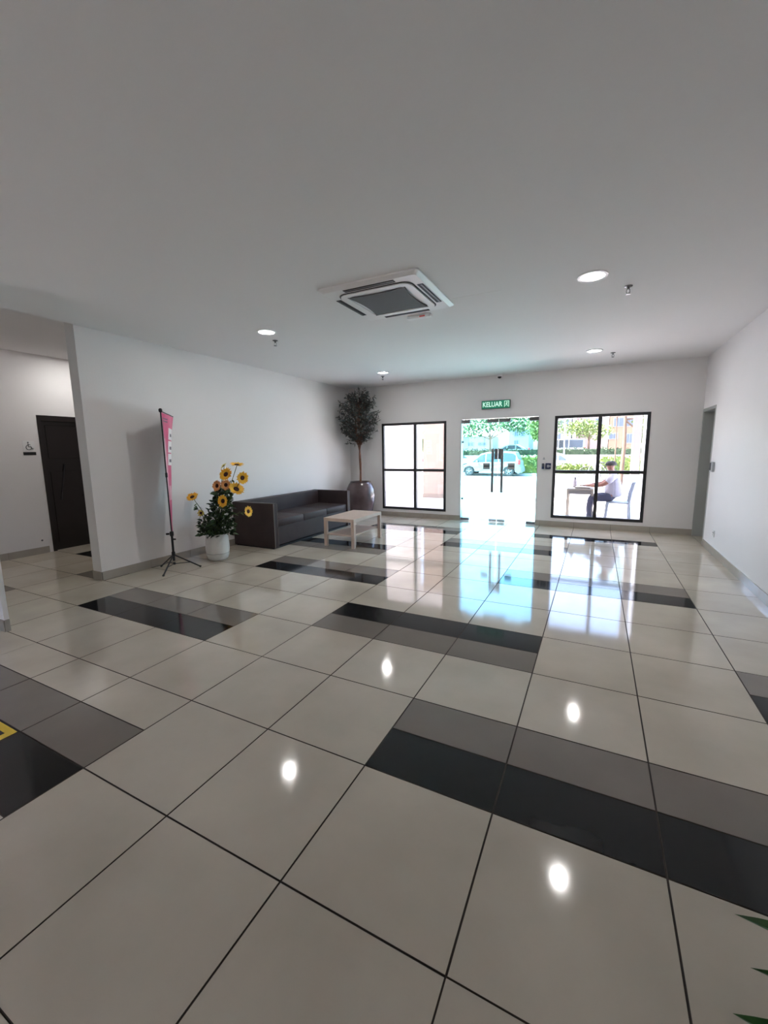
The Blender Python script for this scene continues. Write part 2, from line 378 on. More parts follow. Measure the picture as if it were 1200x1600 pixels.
# washroom door across the corridor
d3 = tag(empty('door_3', (XC-.02, 3.8, 0)), kind='structure')
part('door_frame', MB().box(XC-.14, XC+.006, 3.30, 3.35, 0, 2.06).box(XC-.14, XC+.006, 4.2, 4.25, 0, 2.06).box(XC-.14, XC+.006, 3.35, 4.2, 1.98, 2.06), m_wenge, d3)
dl = part('door_leaf', MB().box(XC-.10, XC-.06, 3.35, 4.2, -.004, 1.98), m_wenge2, d3)
part('door_panel', MB().box(XC-.06, XC-.052, 3.42, 4.13, 1.42, 1.92, .003), m_wenge, dl); part('door_panel', MB().box(XC-.06, XC-.052, 3.42, 4.13, .12, 1.22, .003), m_wenge, dl)
part('handle', MB().box(XC-.052, XC-.04, 3.83, 4.09, .80, .835, .004), m_slot, dl)
part('slanted_bar', MB().tube([(XC-.045, 3.62, 1.33), (XC-.045, 3.52, .78)], .008), m_slot, dl)  # slim dark bar slanting across the leaf
# ---------------------------------------------------------------- ceiling things
ac = empty('air_conditioner', (-1.78, 3.68, H), 'square white ceiling cassette air conditioner with dark mesh intake', 'air conditioner')
def rsq(h, r, n=6, cx=-1.78, cy=3.68):
    return [(cx+sx*(h-r)+r*math.cos(a0+k*math.pi/2/n), cy+sy*(h-r)+r*math.sin(a0+k*math.pi/2/n))
            for sx, sy, a0 in ((1, 1, 0), (-1, 1, math.pi/2), (-1, -1, math.pi), (1, -1, 1.5*math.pi)) for k in range(n+1)]
def ringprism(mb, outer, inner, z0, z1):
    n = len(outer); mb.add([(x, y, z0) for x, y in outer]+[(x, y, z0) for x, y in inner]+[(x, y, z1) for x, y in outer]+[(x, y, z1) for x, y in inner],
       [(i, (i+1) % n, (i+1) % n+n, i+n) for i in range(n)]+[(i+2*n, i+3*n, (i+1) % n+3*n, (i+1) % n+2*n) for i in range(n)]
       +[(i, i+2*n, (i+1) % n+2*n, (i+1) % n) for i in range(n)]+[(i+n, (i+1) % n+n, (i+1) % n+3*n, i+3*n) for i in range(n)])
p_ = MB(); o1, o2 = rsq(.475, .03), rsq(.44, .03)
n_ = len(o1)
p_.add([(x, y, H) for x, y in o1]+[(x, y, H-.012) for x, y in o1]+[(x, y, H-.032) for x, y in o2],
       [(i, (i+1) % n_, (i+1) % n_+n_, i+n_) for i in range(n_)]+[(i+n_, (i+1) % n_+n_, (i+1) % n_+2*n_, i+2*n_) for i in range(n_)]+[tuple(range(2*n_, 3*n_))])
part('panel', p_, m_white, ac)
rg = MB(); ringprism(rg, rsq(.355, .09), rsq(.345, .085), H-.036, H-.03); part('intake_seam', rg, m_slot, ac)
rg = MB(); ringprism(rg, rsq(.343, .08), rsq(.285, .06), H-.044, H-.03); part('intake_frame', rg, m_white, ac)
gp = []
for k in range(4):
    for j in range(12):
        t = j/12; u = -1+2*t; bow = .265+.05*0-.035*(1-u*u)+.0
        e = .282; q = (u*e, bow+.012)
        a = -k*math.pi/2; gp.append((-1.78+q[0]*math.cos(a)-q[1]*math.sin(a), 3.68+q[0]*math.sin(a)+q[1]*math.cos(a), H-.047))
g_ = part('intake_grille', MB().prism(gp, (0, 0, .012)), m_grille, ac)
for k in range(4):
    a = k*math.pi/2; mb = MB().box(-.24, .24, .375, .425, -.0345, -.03); lv = MB().box(-.235, .235, .40, .415, -.038, -.034)
    def R_(v): return Vector((-1.78+v.x*math.cos(a)-v.y*math.sin(a), 3.68+v.x*math.sin(a)+v.y*math.cos(a), H+v.z))
    sl = part('air_outlet', mb.xf(R_), m_slot, ac); part('louver', lv.xf(R_), m_dsteel, sl)
sb = empty('emergency_light', (-1.72, 4.24, H), 'slim white ceiling unit with red mark beside the air conditioner', 'emergency light')
part('housing', MB().box(-1.86, -1.60, 4.27, 4.33, H-.032, H, .008), m_white, sb)
part('marking', MB().box(-1.72, -1.66, 4.2685, 4.27, H-.026, H-.012), m_red, sb)

dl_proto = None
DL = [(-3.53, 3.98, 'white round downlight nearest the partition end, beside the air conditioner'), (-.105, 4.05, 'large-looking white round downlight between air conditioner and side wall'),
      (-3.53, 7.0, 'small white round downlight above the potted tree corner'), (-.105, 7.05, 'white round downlight above the window with the seated person'),
      ]
for x, y, lab in DL:
    if dl_proto is None:
        d = empty('downlight', (x, y, H), lab, 'downlight', 'round ceiling downlights')
        rg = MB(); n = 32
        c_ = lambda r: [(x+r*math.cos(2*math.pi*k/n), y+r*math.sin(2*math.pi*k/n)) for k in range(n)]
        ringprism(rg, c_(.115), c_(.092), H-.008, H+.0); part('trim_ring', rg, m_white, d)
        part('diffuser', MB().lathe([(.0935, -.004), (.0935, 0)], (x, y, H), 32), m_lamp, d)
        part('lamp_core', MB().lathe([(.046, -.006), (.046, -.002)], (x, y, H), 24), m_core, d); dl_proto = d
    else:
        d = copy_tree(dl_proto); d.location = (x, y, H); d['label'] = lab
# corridor downlight, hidden behind the partition
d = copy_tree(dl_proto); d.location = (-6.75, 3.75, 2.93); d['label'] = 'white round downlight in the corridor ceiling by the washroom door'
sp = None
for x, y, lab in ((-3.705, 4.33, 'dark ceiling sprinkler nearest the partition end'), (.173, 4.45, 'dark ceiling sprinkler nearest the side wall in the near bay'),
                  (-3.712, 7.35, 'small dark ceiling sprinkler above the potted tree corner'), (.144, 7.34, 'small dark ceiling sprinkler above the seated person window')):
    if sp is None:
        sp = s_ = empty('sprinkler', (x, y, H), lab, 'sprinkler', 'ceiling sprinklers')
        part('escutcheon', MB().lathe([(.034, 0), (.032, -.006), (.012, -.012)], (x, y, H), 20), m_dsteel, s_)
        part('sprinkler_head', MB().lathe([(.011, -.01), (.011, -.03)], (x, y, H), 12).tube([(x-.011, y, H-.028), (x-.014, y, H-.05), (x, y, H-.064)], .0035)
             .tube([(x+.011, y, H-.028), (x+.014, y, H-.05), (x, y, H-.064)], .0035).lathe([(.02, -.064), (.02, -.067)], (x, y, H), 16), m_dsteel, s_)
    else:
        s_ = copy_tree(sp); s_.location = (x, y, H); s_['label'] = lab
cc = empty('security_camera', (-1.72, 8.34, H), 'small white dome camera with black lens where ceiling meets far wall', 'camera')
part('housing', MB().lathe([(.055, 0), (.055, -.025), (.048, -.04)], (-1.72, 8.34, H), 24), m_white, cc, True)
part('dome', MB().lathe([(.036, -.038), (.033, -.055), (.022, -.068), (.006, -.073)], (-1.72, 8.34, H), 20), m_slot, cc, True)

# exit sign with lettering
def text_mesh(body, size, depth=.002):
    cu = bpy.data.curves.new('lettering', 'FONT'); cu.body = body; cu.size = size; cu.extrude = depth; cu.align_x = 'CENTER'; cu.align_y = 'CENTER'; cu.offset = size*.02
    to = bpy.data.objects.new('lettering', cu); C.objects.link(to); dg = bpy.context.evaluated_depsgraph_get(); dg.update()
    me = bpy.data.meshes.new_from_object(to.evaluated_get(dg)); bpy.data.objects.remove(to); return me
ex = empty('exit_sign', (-1.79, YF-.03, 2.325), 'green KELUAR exit sign with running man above the glass doors', 'sign')
part('housing', MB().box(-2.065, -1.515, YF-.035, YF-.001, 2.245, 2.405, .004), m_dsteel, ex)
part('sign_face', MB().box(-2.055, -1.525, YF-.038, YF-.035, 2.253, 2.397), m_signg, ex)
me = text_mesh('KELUAR', .135); me.materials.clear(); me.materials.append(m_signw)
to = bpy.data.objects.new('lettering', me); C.objects.link(to); to.parent = ex; to.rotation_euler = (math.pi/2, 0, 0)
xs = [v.co.x for v in me.vertices]; sc_ = .375/(max(xs)-min(xs)); to.scale = (sc_, .95, 1); to.location = (-.065, -.01, 0)
mb = MB(); cx, cz, y_ = -1.582, 2.325, YF-.0405
mb.box(cx-.045, cx-.034, y_-.001, y_+.002, cz-.055, cz+.055).box(cx+.034, cx+.045, y_-.001, y_+.002, cz-.055, cz+.055).box(cx-.045, cx+.045, y_-.001, y_+.002, cz+.048, cz+.058)
mb.lathe([(.0095, -.001), (.0095, .002)], (cx+.004, y_, cz+.034), 12, 'Y')
for a, b, r in (((0, .022), (-.004, -.008), .008), ((-.004, -.008), (.018, -.022), .005), ((.018, -.022), (.014, -.045), .005), ((-.004, -.008), (-.018, -.03), .005), ((-.018, -.03), (-.03, -.03), .004),
                ((0, .018), (-.022, .006), .004), ((0, .018), (.022, .01), .004), ((.022, .01), (.028, .022), .004)):
    mb.tube([(cx+a[0], y_, cz+a[1]), (cx+b[0], y_, cz+b[1])], r, 6)
part('running_man', mb, m_signw, ex)

# access controls beside the glass doors
rd = empty('access_reader', (-.882, YF-.02, 1.14), 'narrow dark access reader on the wall beside the glass doors', 'access reader')
part('housing', MB().box(-.905, -.862, YF-.022, YF-.001, 1.085, 1.19, .004), m_navy, rd); part('key_panel', MB().box(-.897, -.87, YF-.0245, YF-.022, 1.13, 1.18), m_label, rd)
bg_ = empty('break_glass_unit', (-.79, YF-.02, 1.14), 'square blue break-glass box beside the window frame', 'release box')
part('housing', MB().box(-.84, -.742, YF-.03, YF-.001, 1.085, 1.195, .005), m_navy, bg_); part('press_window', MB().box(-.812, -.772, YF-.033, YF-.03, 1.115, 1.165), m_silver, bg_)
part('status_lamp', MB().box(-.765, -.752, YF-.033, YF-.03, 1.13, 1.15), m_paper, bg_)
no = empty('wall_notice', (-.872, YF-.01, 1.29), 'tiny grey triangular notice above the access reader', 'notice')
part('notice_plate', MB().prism([(-.895, YF-.003, 1.262), (-.85, YF-.003, 1.262), (-.872, YF-.003, 1.315)], (0, .0025, 0)), m_label2, no)
ic = empty('door_intercom', (XR-.01, 7.42, 1.19), 'silver and black door-entry reader beside the recessed grey door', 'intercom')
part('housing', MB().box(XR-.03, XR-.001, 7.36, 7.50, 1.11, 1.25, .006), m_silver, ic); part('screen', MB().box(XR-.033, XR-.03, 7.42, 7.49, 1.13, 1.24), m_slot, ic)
so = empty('power_socket', (XR-.005, 7.02, .29), 'white power socket low on the wall near the grey door', 'socket')
part('face_plate', MB().box(XR-.012, XR-.001, 6.98, 7.065, .245, .335, .003), m_white, so); part('socket_holes', MB().box(XR-.0135, XR-.012, 7.0, 7.012, .29, .31).box(XR-.0135, XR-.012, 7.03, 7.042, .29, .31).box(XR-.0135, XR-.012, 7.015, 7.027, .265, .28), m_label, so)
ws = empty('washroom_sign', (XC+.004, 3.16, 1.56), 'wheelchair symbol over a dark nameplate beside the washroom door', 'sign')
part('sign_panel', MB().box(XC, XC+.003, 3.09, 3.235, 1.535, 1.68), m_white, ws)
mb = MB(); xx = XC+.006; P3 = lambda y, z: (xx, 3.165+y, 1.60+z)
mb.lathe([(.010, 0), (.010, .003)], P3(-.01, .058), 12, 'X')
mb.tube([P3(-.01, .045), P3(-.008, .0), P3(.022, -.002), P3(.036, -.036), P3(.05, -.03)], .005, 6).tube([P3(-.01, .03), P3(.016, .026)], .004, 6)
mb.tube([P3(-.005+.034*math.cos(a), -.012+.034*math.sin(a)) for a in [math.radians(t) for t in range(110, 345, 15)]], .004, 6)
part('wheelchair_symbol', mb, m_label, ws)
part('nameplate', MB().box(XC, XC+.008, 3.085, 3.24, 1.475, 1.52, .002), m_blackmetal, ws)
pg = empty('wall_plug_hole', (XC+.003, 3.17, .2), 'small dark screw hole low on the corridor wall', 'fixing')
part('hole_rim', MB().lathe([(.014, 0), (.012, .004), (.004, .002)], (XC, 3.17, .2), 12, 'X'), m_label, pg)

# yellow tape square on the black tile at the picture edge
tp = empty('floor_marking', (-2.95, .7, 0), 'yellow tape square stuck on a black floor tile', 'floor tape')
x1, y1, s_ = -2.712, .932, .5
for a in ((x1-s_, x1, y1-.036, y1), (x1-s_, x1, y1-s_, y1-s_+.036), (x1-.046, x1, y1-s_+.036, y1-.036), (x1-s_, x1-s_+.046, y1-s_+.036, y1-.036)):
    part('tape_strip', MB().box(*a, .0002, .0012), m_tape, tp)

# ---------------------------------------------------------------- sofa
sf = empty('sofa', (-4.7, 5.86, 0), 'long dark brown leather box sofa against the partition wall', 'sofa')
sx0, sx1, sy0, sy1 = XL+.013, -4.275, 4.77, 6.96
part('armrest', MB().box(sx0, sx1, sy0, sy0+.085, .02, .705, .008), m_leather, sf); part('armrest', MB().box(sx0, sx1, sy1-.085, sy1, .02, .705, .008), m_leather, sf)
part('backrest', MB().box(sx0, sx0+.15, sy0+.085, sy1-.085, .02, .703, .012), m_leather, sf)
part('seat_base', MB().box(sx0+.15, sx1-.03, sy0+.087, sy1-.087, .045, .33, .008), m_leather, sf)
for k in range(3):
    a = sy0+.087+k*(sy1-sy0-.174)/3; b = a+(sy1-sy0-.174)/3
    part('seat_cushion', MB().box(sx0+.15, sx1-.022, a+.001, b-.001, .325, .45, .022), m_leather, sf, True)
part('plinth', MB().box(sx0+.03, sx1-.05, sy0+.02, sy1-.02, 0, .03), m_slot, sf)
for y in (sy0, sy1-.085):
    part('piping', MB().tube([(sx1, y+.003, .025), (sx1, y+.003, .70)], .0055, 6).tube([(sx1, y+.08, .025), (sx1, y+.08, .70)], .004, 6), m_piping, sf)

# coffee table
ct = empty('coffee_table', (-3.47, 5.75, 0), 'pale birch coffee table with low shelf in front of the sofa', 'table')
tx0, tx1, ty0, ty1 = -3.745, -3.20, 5.30, 6.21
part('tabletop', MB().box(tx0, tx1, ty0, ty1, .40, .45, .002), m_birch, ct)
for x in (tx0, tx1-.05):
    for y in (ty0, ty1-.05): part('leg', MB().box(x, x+.05, y, y+.05, 0, .399, .002), m_birch, ct)
part('shelf', MB().box(tx0+.055, tx1-.055, ty0+.055, ty1-.055, .18, .192, .001).box(tx0+.05, tx1-.05, ty0+.02, ty0+.03, .178, .19).box(tx0+.05, tx1-.05, ty1-.03, ty1-.02, .178, .19), m_birch, ct)

# ---------------------------------------------------------------- foliage helpers
def leaf(mb, p, d, up_, L, w, droop=.2, segs=3):
    d = d.normalized(); s = d.cross(up_)
    s = s.normalized() if s.length > 1e-4 else d.orthogonal().normalized()
    n = s.cross(d); vs = []; prof = (.15, 1, .75, 0) if segs == 3 else (.2, 1, 0)
    for i, q in enumerate(prof):
        t = i/(len(prof)-1); c = p+d*L*t-Vector((0, 0, 1))*droop*L*t*t
        vs += [c-s*w*q*.5, c+s*w*q*.5+n*w*.0]
    k = len(prof); mb.add(vs[:-1], [(2*i, 2*i+1, 2*i+3, 2*i+2) for i in range(k-2)]+[(2*(k-2), 2*(k-2)+1, 2*(k-1))])
def rdir(r, zmin=-1):
    while True:
        v = Vector((r.uniform(-1, 1), r.uniform(-1, 1), r.uniform(zmin, 1)))
        if .05 < v.length < 1: return v.normalized()

# tall artificial tree in the big plum urn
tc = Vector((-4.63, 8.0, 0)); r = random.Random(3)
tr = empty('potted_tree', tc, 'tall slim dusty-leaved tree in a big plum brown urn by the corner', 'potted tree')
part('urn', MB().lathe([(.17, 0), (.20, .02), (.27, .16), (.315, .36), (.325, .50), (.305, .64), (.26, .74), (.225, .785), (.235, .80), (.215, .80), (.20, .76), (.20, .70)], tc, 40), m_urn, tr, True)
part('soil', MB().lathe([(.205, .70), (.205, .715), (.1, .735)], tc, 24), m_soil, tr)
tk = MB(); b0 = tc+Vector((.0, 0, .7))
tk.tube([b0, tc+Vector((.01, 0, 1.0)), tc+Vector((-.005, 0, 1.3)), tc+Vector((0, 0, 1.5))], [.022, .019, .018, .017])
tk.tube([b0+Vector((.012, .01, 0)), tc+Vector((.02, .01, 1.2)), tc+Vector((0, .012, 1.5)), tc+Vector((.06, .0, 1.75)), tc+Vector((.05, .02, 2.3))], [.014, .012, .012, .010, .006])
tk.tube([tc+Vector((0, 0, 1.45)), tc+Vector((-.06, 0, 1.7)), tc+Vector((-.09, .0, 2.1)), tc+Vector((-.12, 0, 2.4))], [.013, .011, .008, .004])
tk.tube([tc+Vector((0, 0, 1.5)), tc+Vector((0, -.01, 1.8)), tc+Vector((.01, 0, 2.6))], [.013, .011, .004])
part('trunk', tk, m_bark, tr, True)
fo = MB(); tw = MB()
def keep_wall(v): v.y = min(v.y, YF-.12); v.x = max(v.x, XL+.1); return v
for i in range(210):
    z = r.uniform(1.72, 2.66); t = (z-1.72)/.94
    R = .45*math.sin(math.pi*min(1, max(.0, .16+.74*t)))**.6*(.55 if z < 1.8 else 1)*r.uniform(.75, 1.1)
    a = r.uniform(0, 2*math.pi); s = tc+Vector((r.uniform(-.05, .05), r.uniform(-.03, .03), max(1.6, z-.25)))
    e = keep_wall(tc+Vector((R*math.cos(a), R*math.sin(a), z+r.uniform(-.02, .1))))
    mid = (s+e)/2+Vector((0, 0, .03)); tw.tube([s, mid, e], [.004, .003, .0015], 4)
    for k in range(19):
        t2 = r.uniform(.25, 1); p = s.lerp(mid, t2*2) if t2 < .5 else mid.lerp(e, t2*2-1)
        d = (rdir(r, -.7)+(e-s).normalized()*.7); leaf(fo, keep_wall(p), d, rdir(r), r.uniform(.05, .09), r.uniform(.013, .022), .2)
for a, z, L in ((3.3, 1.62, .34), (3.0, 1.70, .3), (-.1, 1.72, .3), (-.5, 1.66, .22), (1.4, 2.5, .25), (1.7, 2.6, .2)):
    s = tc+Vector((0, 0, z)); e = s+Vector((math.cos(a)*L, math.sin(a)*L*.3, .02 if z < 2 else .2)); tw.tube([s, e], [.004, .002], 4)
    for k in range(16): leaf(fo, s.lerp(e, r.uniform(.3, 1)), rdir(r, -.8)+(e-s).normalized(), rdir(r), .07, .016, .2)
for k in range(5):
    e = tc+Vector((r.uniform(-.22, .22), r.uniform(-.1, .1), r.uniform(2.66, 2.78))); s = tc+Vector((r.uniform(-.1, .1), 0, 2.4)); tw.tube([s, e], [.003, .001], 4)
    for q in range(12): leaf(fo, s.lerp(e, r.uniform(.4, 1)), rdir(r)+Vector((0, 0, .8)), rdir(r), .06, .013, 0)
part('twigs', tw, m_bark, tr); o = part('foliage', fo, m_leafd, tr); o['kind'] = 'stuff'

# sunflower arrangement in a white pot
pc = Vector((-4.66, 4.03, 0)); r = random.Random(11)
sfp = empty('potted_sunflowers', pc, 'artificial sunflower arrangement in a tapered white pot beside the sofa', 'potted flowers')
part('pot', MB().lathe([(.115, 0), (.13, .012), (.148, .06), (.158, .15), (.157, .24), (.146, .335), (.142, .365), (.134, .365), (.136, .33), (.136, .30)], pc, 40), m_pot, sfp, True)
part('pot_rim_line', MB().lathe([(.1520, .092), (.1535, .094), (.1535, .098), (.1525, .10)], pc, 40, cap=False), m_silver, sfp, True)
part('soil', MB().lathe([(.136, .30), (.136, .31), (.06, .32)], pc, 24), m_soil, sfp)
view = Vector((0, 0, 1.48))
FL_ = [(-5.03, 3.98, .862, .068, 'y', (.2, -.5, .7)), (-4.345, 3.98, 1.19, .075, 'y', (.1, -.7, .3)), (-4.14, 3.98, 1.315, .072, 'y', (.2, -.1, 1)), (-4.06, 3.98, 1.15, .068, 'y', (.9, -.2, -.1)),
       (-4.49, 3.95, 1.038, .062, 'o', (0, -1, .2)), (-4.315, 3.94, 1.055, .058, 'o', (.3, -1, .2)), (-4.17, 3.97, 1.0, .085, 'y', (.8, -.2, .8)), (-4.345, 3.9, .846, .068, 'k', (.1, -1, .15)),
       (-3.995, 3.98, .716, .058, 'y', (1, 0, .1)), (-4.88, 3.98, .645, .045, 'p', (.3, -1, .2)), (-4.40, 4.0, 1.30, .045, 'p', (-.6, -.3, .6)), (-4.60, 3.98, .915, .035, 'b', (0, -.6, .8)), (-4.95, 3.98, .70, .035, 'b', (-.8, -.2, .3))]
for x, y, z, R, kd, nr in FL_:
    R *= 1.22; x = max(x, XL+.1); c = Vector((x, y, z)); nrm = Vector(nr).normalized()
    u = nrm.orthogonal().normalized(); v = nrm.cross(u); pb = MB()
    big = kd in 'yko'; nP = 15 if big else 10
    for ring in range(2 if big else 1):
        for k in range(nP):
            a = 2*math.pi*(k+.5*ring)/nP+r.uniform(-.08, .08); d = u*math.cos(a)+v*math.sin(a)
            L = R*r.uniform(.85, 1.1); lift = (.12+.15*ring+r.uniform(-.1, .1)) if kd != 'b' else 1.2
            p0 = c+d*R*.25; w = R*.42; s = nrm.cross(d)
            pb.add([p0-s*w*.3, p0+s*w*.3, p0+d*L*.45+s*w*.5+nrm*lift*R*.5, p0+d*L*.45-s*w*.5+nrm*lift*R*.5, p0+d*L*.8+nrm*lift*R*.7], [(0, 1, 2, 3), (3, 2, 4)])
    fl = part('sunflower', pb, {'y': m_petal, 'k': m_petal, 'o': m_petalo, 'p': m_petalp, 'b': m_leafg}[kd], sfp)
    q = nrm.to_track_quat('Z', 'Y'); cb = MB().lathe([(R*.36, 0), (R*.36, R*.08), (R*.25, R*.15), (R*.06, R*.12)], (0, 0, 0), 16)
    cb.xf(lambda w_: c+(q @ w_)); part('flower_centre', cb, m_leafk if kd == 'b' else m_seed, fl, True)
    root = pc+Vector((r.uniform(-.06, .06), r.uniform(-.06, .06), .32)); mid = root.lerp(c, .5)+Vector((0, 0, .08))
    if x > -4.1 and z < .8: mid = root.lerp(c, .6)+Vector((0, -.02, .1))
    st = MB().tube([root, root.lerp(mid, .6)+Vector((0, 0, .03)), mid, mid.lerp(c, .55), c-nrm*.01], [.006, .005, .005, .004, .004], 6)
    for k in range(3): leaf(st, mid.lerp(c, r.uniform(.0, .7)), rdir(r)+nrm*.3, Vector((0, 0, 1)), .07, .03, .3)
    part('stem', st, m_stem, fl, True)
fo = MB(); fo2 = MB()
for i in range(820):
    a = r.uniform(0, 6.283); h = r.random()**1.35
    R = (.17*(1-h)+.07)*r.uniform(.3, 1); p = pc+Vector((math.cos(a)*R+.2*h, math.sin(a)*R, .36+h*.66))
    if i % 7 == 0: p = pc+Vector((math.cos(a)*.24, math.sin(a)*.16, r.uniform(.36, .55)))
    d = rdir(r, -.3)+Vector((math.cos(a), math.sin(a), .3)); p.x = max(p.x, XL+.1); d.x = max(d.x, -.3) if p.x < XL+.25 else d.x
    leaf(fo if i % 3 else fo2, p, d, rdir(r), r.uniform(.05, .1), r.uniform(.02, .045), .3)
for a, L, z in ((2.9, .2, .75), (2.7, .19, .62), (3.3, .22, .48), (1.2, .2, .9), (.3, .3, .62)):
    for k in range(3): leaf(fo2, pc+Vector((math.cos(a)*.06*k+.05, math.sin(a)*.05*k, z-.12+.05*k)), Vector((math.cos(a), math.sin(a)*.5, .6)), Vector((0, -1, .3)), L*.7, .035, .2)
for k in range(8): fo.tube([pc+Vector((r.uniform(-.05, .05), r.uniform(-.05, .05), .32)), pc+Vector((.08+r.uniform(-.06, .06), r.uniform(-.05, .05), .75)), pc+Vector((.2+r.uniform(-.1, .1), r.uniform(-.06, .06), 1.1))], [.006, .005, .003], 5)
o = part('foliage', fo, m_leafk, sfp); o['kind'] = 'stuff'; o = part('pale_foliage', fo2, m_leafg, sfp); o['kind'] = 'stuff'

# banner tripod with its magenta banner
bc = Vector((-4.735, 3.40, 0))
bs = empty('banner_stand', bc, 'black folding tripod banner stand against the white partition', 'stand')
part('pole', MB().tube([bc+Vector((0, 0, .12)), bc+Vector((0, 0, .47))], .014, 10).tube([bc+Vector((0, 0, .47)), bc+Vector((-.003, 0, 1.98))], .0075, 8), m_blackmetal, bs, True)
part('collar', MB().lathe([(.02, .44), (.024, .455), (.024, .49), (.018, .50)], bc, 14), m_blackmetal, bs, True)
part('knob', MB().tube([bc+Vector((-.018, -.02, .47)), bc+Vector((-.045, -.045, .47))], .013, 10), m_blackmetal, bs, True)
part('clamp', MB().lathe([(.012, 1.18), (.014, 1.19), (.014, 1.23), (.010, 1.24)], bc, 10), m_blackmetal, bs)
part('thumb_screw', MB().tube([bc+Vector((.0, 0, .40)), bc+Vector((.03, .03, .395))], .01, 8), m_blackmetal, bs)
part('tip', MB().lathe([(.008, 1.965), (.020, 1.975), (.022, 2.0), (.012, 2.015)], bc+Vector((-.003, 0, 0)), 12), m_blackmetal, bs, True)
for fx, fy in ((-4.60, 3.14), (-4.53, 3.63), (-5.03, 3.42)):
    f = Vector((fx, fy, .008)); top = bc+Vector((0, 0, .20)); lg = part('leg', MB().tube([top, f], .009, 8), m_blackmetal, bs, True)
    part('brace', MB().tube([bc+Vector((0, 0, .08)), top.lerp(f, .62)], .005, 6), m_blackmetal, lg); part('rubber_foot', MB().tube([top.lerp(f, .95), f+Vector((0, 0, -.002))], .013, 8), m_slot, lg, True)
part('hub', MB().lathe([(.018, .18), (.022, .19), (.022, .23), (.016, .24)], bc, 12), m_blackmetal, bs)
part('hub', MB().lathe([(.016, .07), (.016, .10)], bc, 12), m_blackmetal, bs)
bn = empty('banner', bc+Vector((-.01, .02, 1.2)), 'narrow magenta and white banner hanging twisted from the tripod', 'banner')
def bpt(s, t, lift=0):   # s 0..1 across, t 0 bottom..1 top
    vd = Vector((-.81, .585, 0)); rv = Vector((.585, .81, 0)); an = math.radians(2.0+12.5*t**1.4); w = .30+.26*t
    d = vd*math.cos(an)+rv*math.sin(an); n = Vector((-d.y, d.x, 0))
    return bc+Vector((.004, -.003, 0))+d*(w*s+.012)+n*(.008*math.sin(9*s+6*t)-lift)+Vector((0, 0, .42+1.55*t-.02*s))
def sheet(s0, s1, t0, t1, ns, nt_, lift, th=.0012):
    mb = MB(); vs = [bpt(s0+(s1-s0)*i/ns, t0+(t1-t0)*j/nt_, lift) for j in range(nt_+1) for i in range(ns+1)]
    vs2 = [bpt(s0+(s1-s0)*i/ns, t0+(t1-t0)*j/nt_, lift-th) for j in range(nt_+1) for i in range(ns+1)]; N = len(vs)
    fs = []
    for j in range(nt_):
        for i in range(ns): a = j*(ns+1)+i; fs += [(a, a+1, a+ns+2, a+ns+1), (a+N, a+ns+1+N, a+ns+2+N, a+1+N)]
    return mb.add(vs+vs2, fs)
sh = part('banner_sheet', sheet(0, 1, 0, 1, 8, 24, 0), m_printw, bn, True)
part('magenta_print', sheet(0, 1, 0, 1, 8, 24, .0018, .0005), m_pink, bn, True)
part('printed_edge', sheet(0, .18, .03, .8, 3, 24, .0025, .0004), m_pinkl, bn, True)
part('printed_edge', sheet(0.02, .95, .30, .42, 3, 6, .003, .0004), m_pinkl, bn, True)
for k in range(3): 
    pn = part('printed_panel', sheet(.52, .97, .80-.105*k, .895-.105*k, 3, 3, .0042, .0006), m_printw, bn, True)
    part('printed_line', sheet(.62, .85, .825-.105*k, .85-.105*k, 3, 2, .005), m_printk, bn, True)
part('printed_line', sheet(.08, .45, .935, .945, 3, 2, .004), m_printk, bn); part('printed_line', sheet(.08, .45, .955, .965, 3, 2, .004), m_printk, bn)
part('top_rail', MB().tube([bpt(0, 1)+Vector((0, 0, .01)), bpt(1, 1)+Vector((0, 0, .01))], .007, 8), m_blackmetal, bn, True)

# broad-leaved plant standing just outside the picture, leaf tips reach in
pp = Vector((.95, 1.35, 0)); pl = empty('potted_plant', pp, 'glossy green strap-leaved plant whose leaf tips reach over the near tiles', 'potted plant')
part('pot', MB().lathe([(.12, 0), (.14, .02), (.17, .24), (.175, .26), (.155, .26), (.15, .2)], pp, 32), m_pot, pl, True)
part('soil', MB().lathe([(.15, .2), (.15, .21), (.08, .22)], pp, 24), m_soil, pl)
def strap(tip, w, base=None, curl=.25):
    tip = Vector(tip); s = base or pp+Vector((0, 0, .22)); mb = MB(); n = 10; pts = []
    for i in range(n+1):
        t = i/n; pts.append(s.lerp(tip, t)+Vector((0, 0, curl*math.sin(math.pi*t))))
    vs = []
    for i, p in enumerate(pts):
        t = i/n; d = (pts[min(i+1, n)]-pts[max(i-1, 0)]).normalized(); sd_ = d.cross(Vector((0, 0, 1))).normalized()
        ww = w*(math.sin(math.pi*(.12+.88*t))**.8 if t < 1 else 0); dn = Vector((0, 0, -.25*ww)); vs += [p-sd_*ww/2, p+dn, p+sd_*ww/2]
    return mb.add(vs, [f for i in range(n) for f in ((3*i, 3*i+1, 3*i+4, 3*i+3), (3*i+1, 3*i+2, 3*i+5, 3*i+4))])
for tip, w, cu_ in (((.363, 1.15, .346), .07, -.015), ((.405, 1.15, .215), .055, -.05), ((.384, 1.15, .062), .08, -.12), ((1.35, 1.5, .5), .05, .1), ((.95, .95, .5), .05, .1), ((1.34, 1.2, .45), .05, .1), ((.8, 1.7, .5), .04, .1), ((1.1, 1.35, .8), .05, .05)):
    part('leaf', strap(tip, w, curl=cu_), m_palm, pl, True)

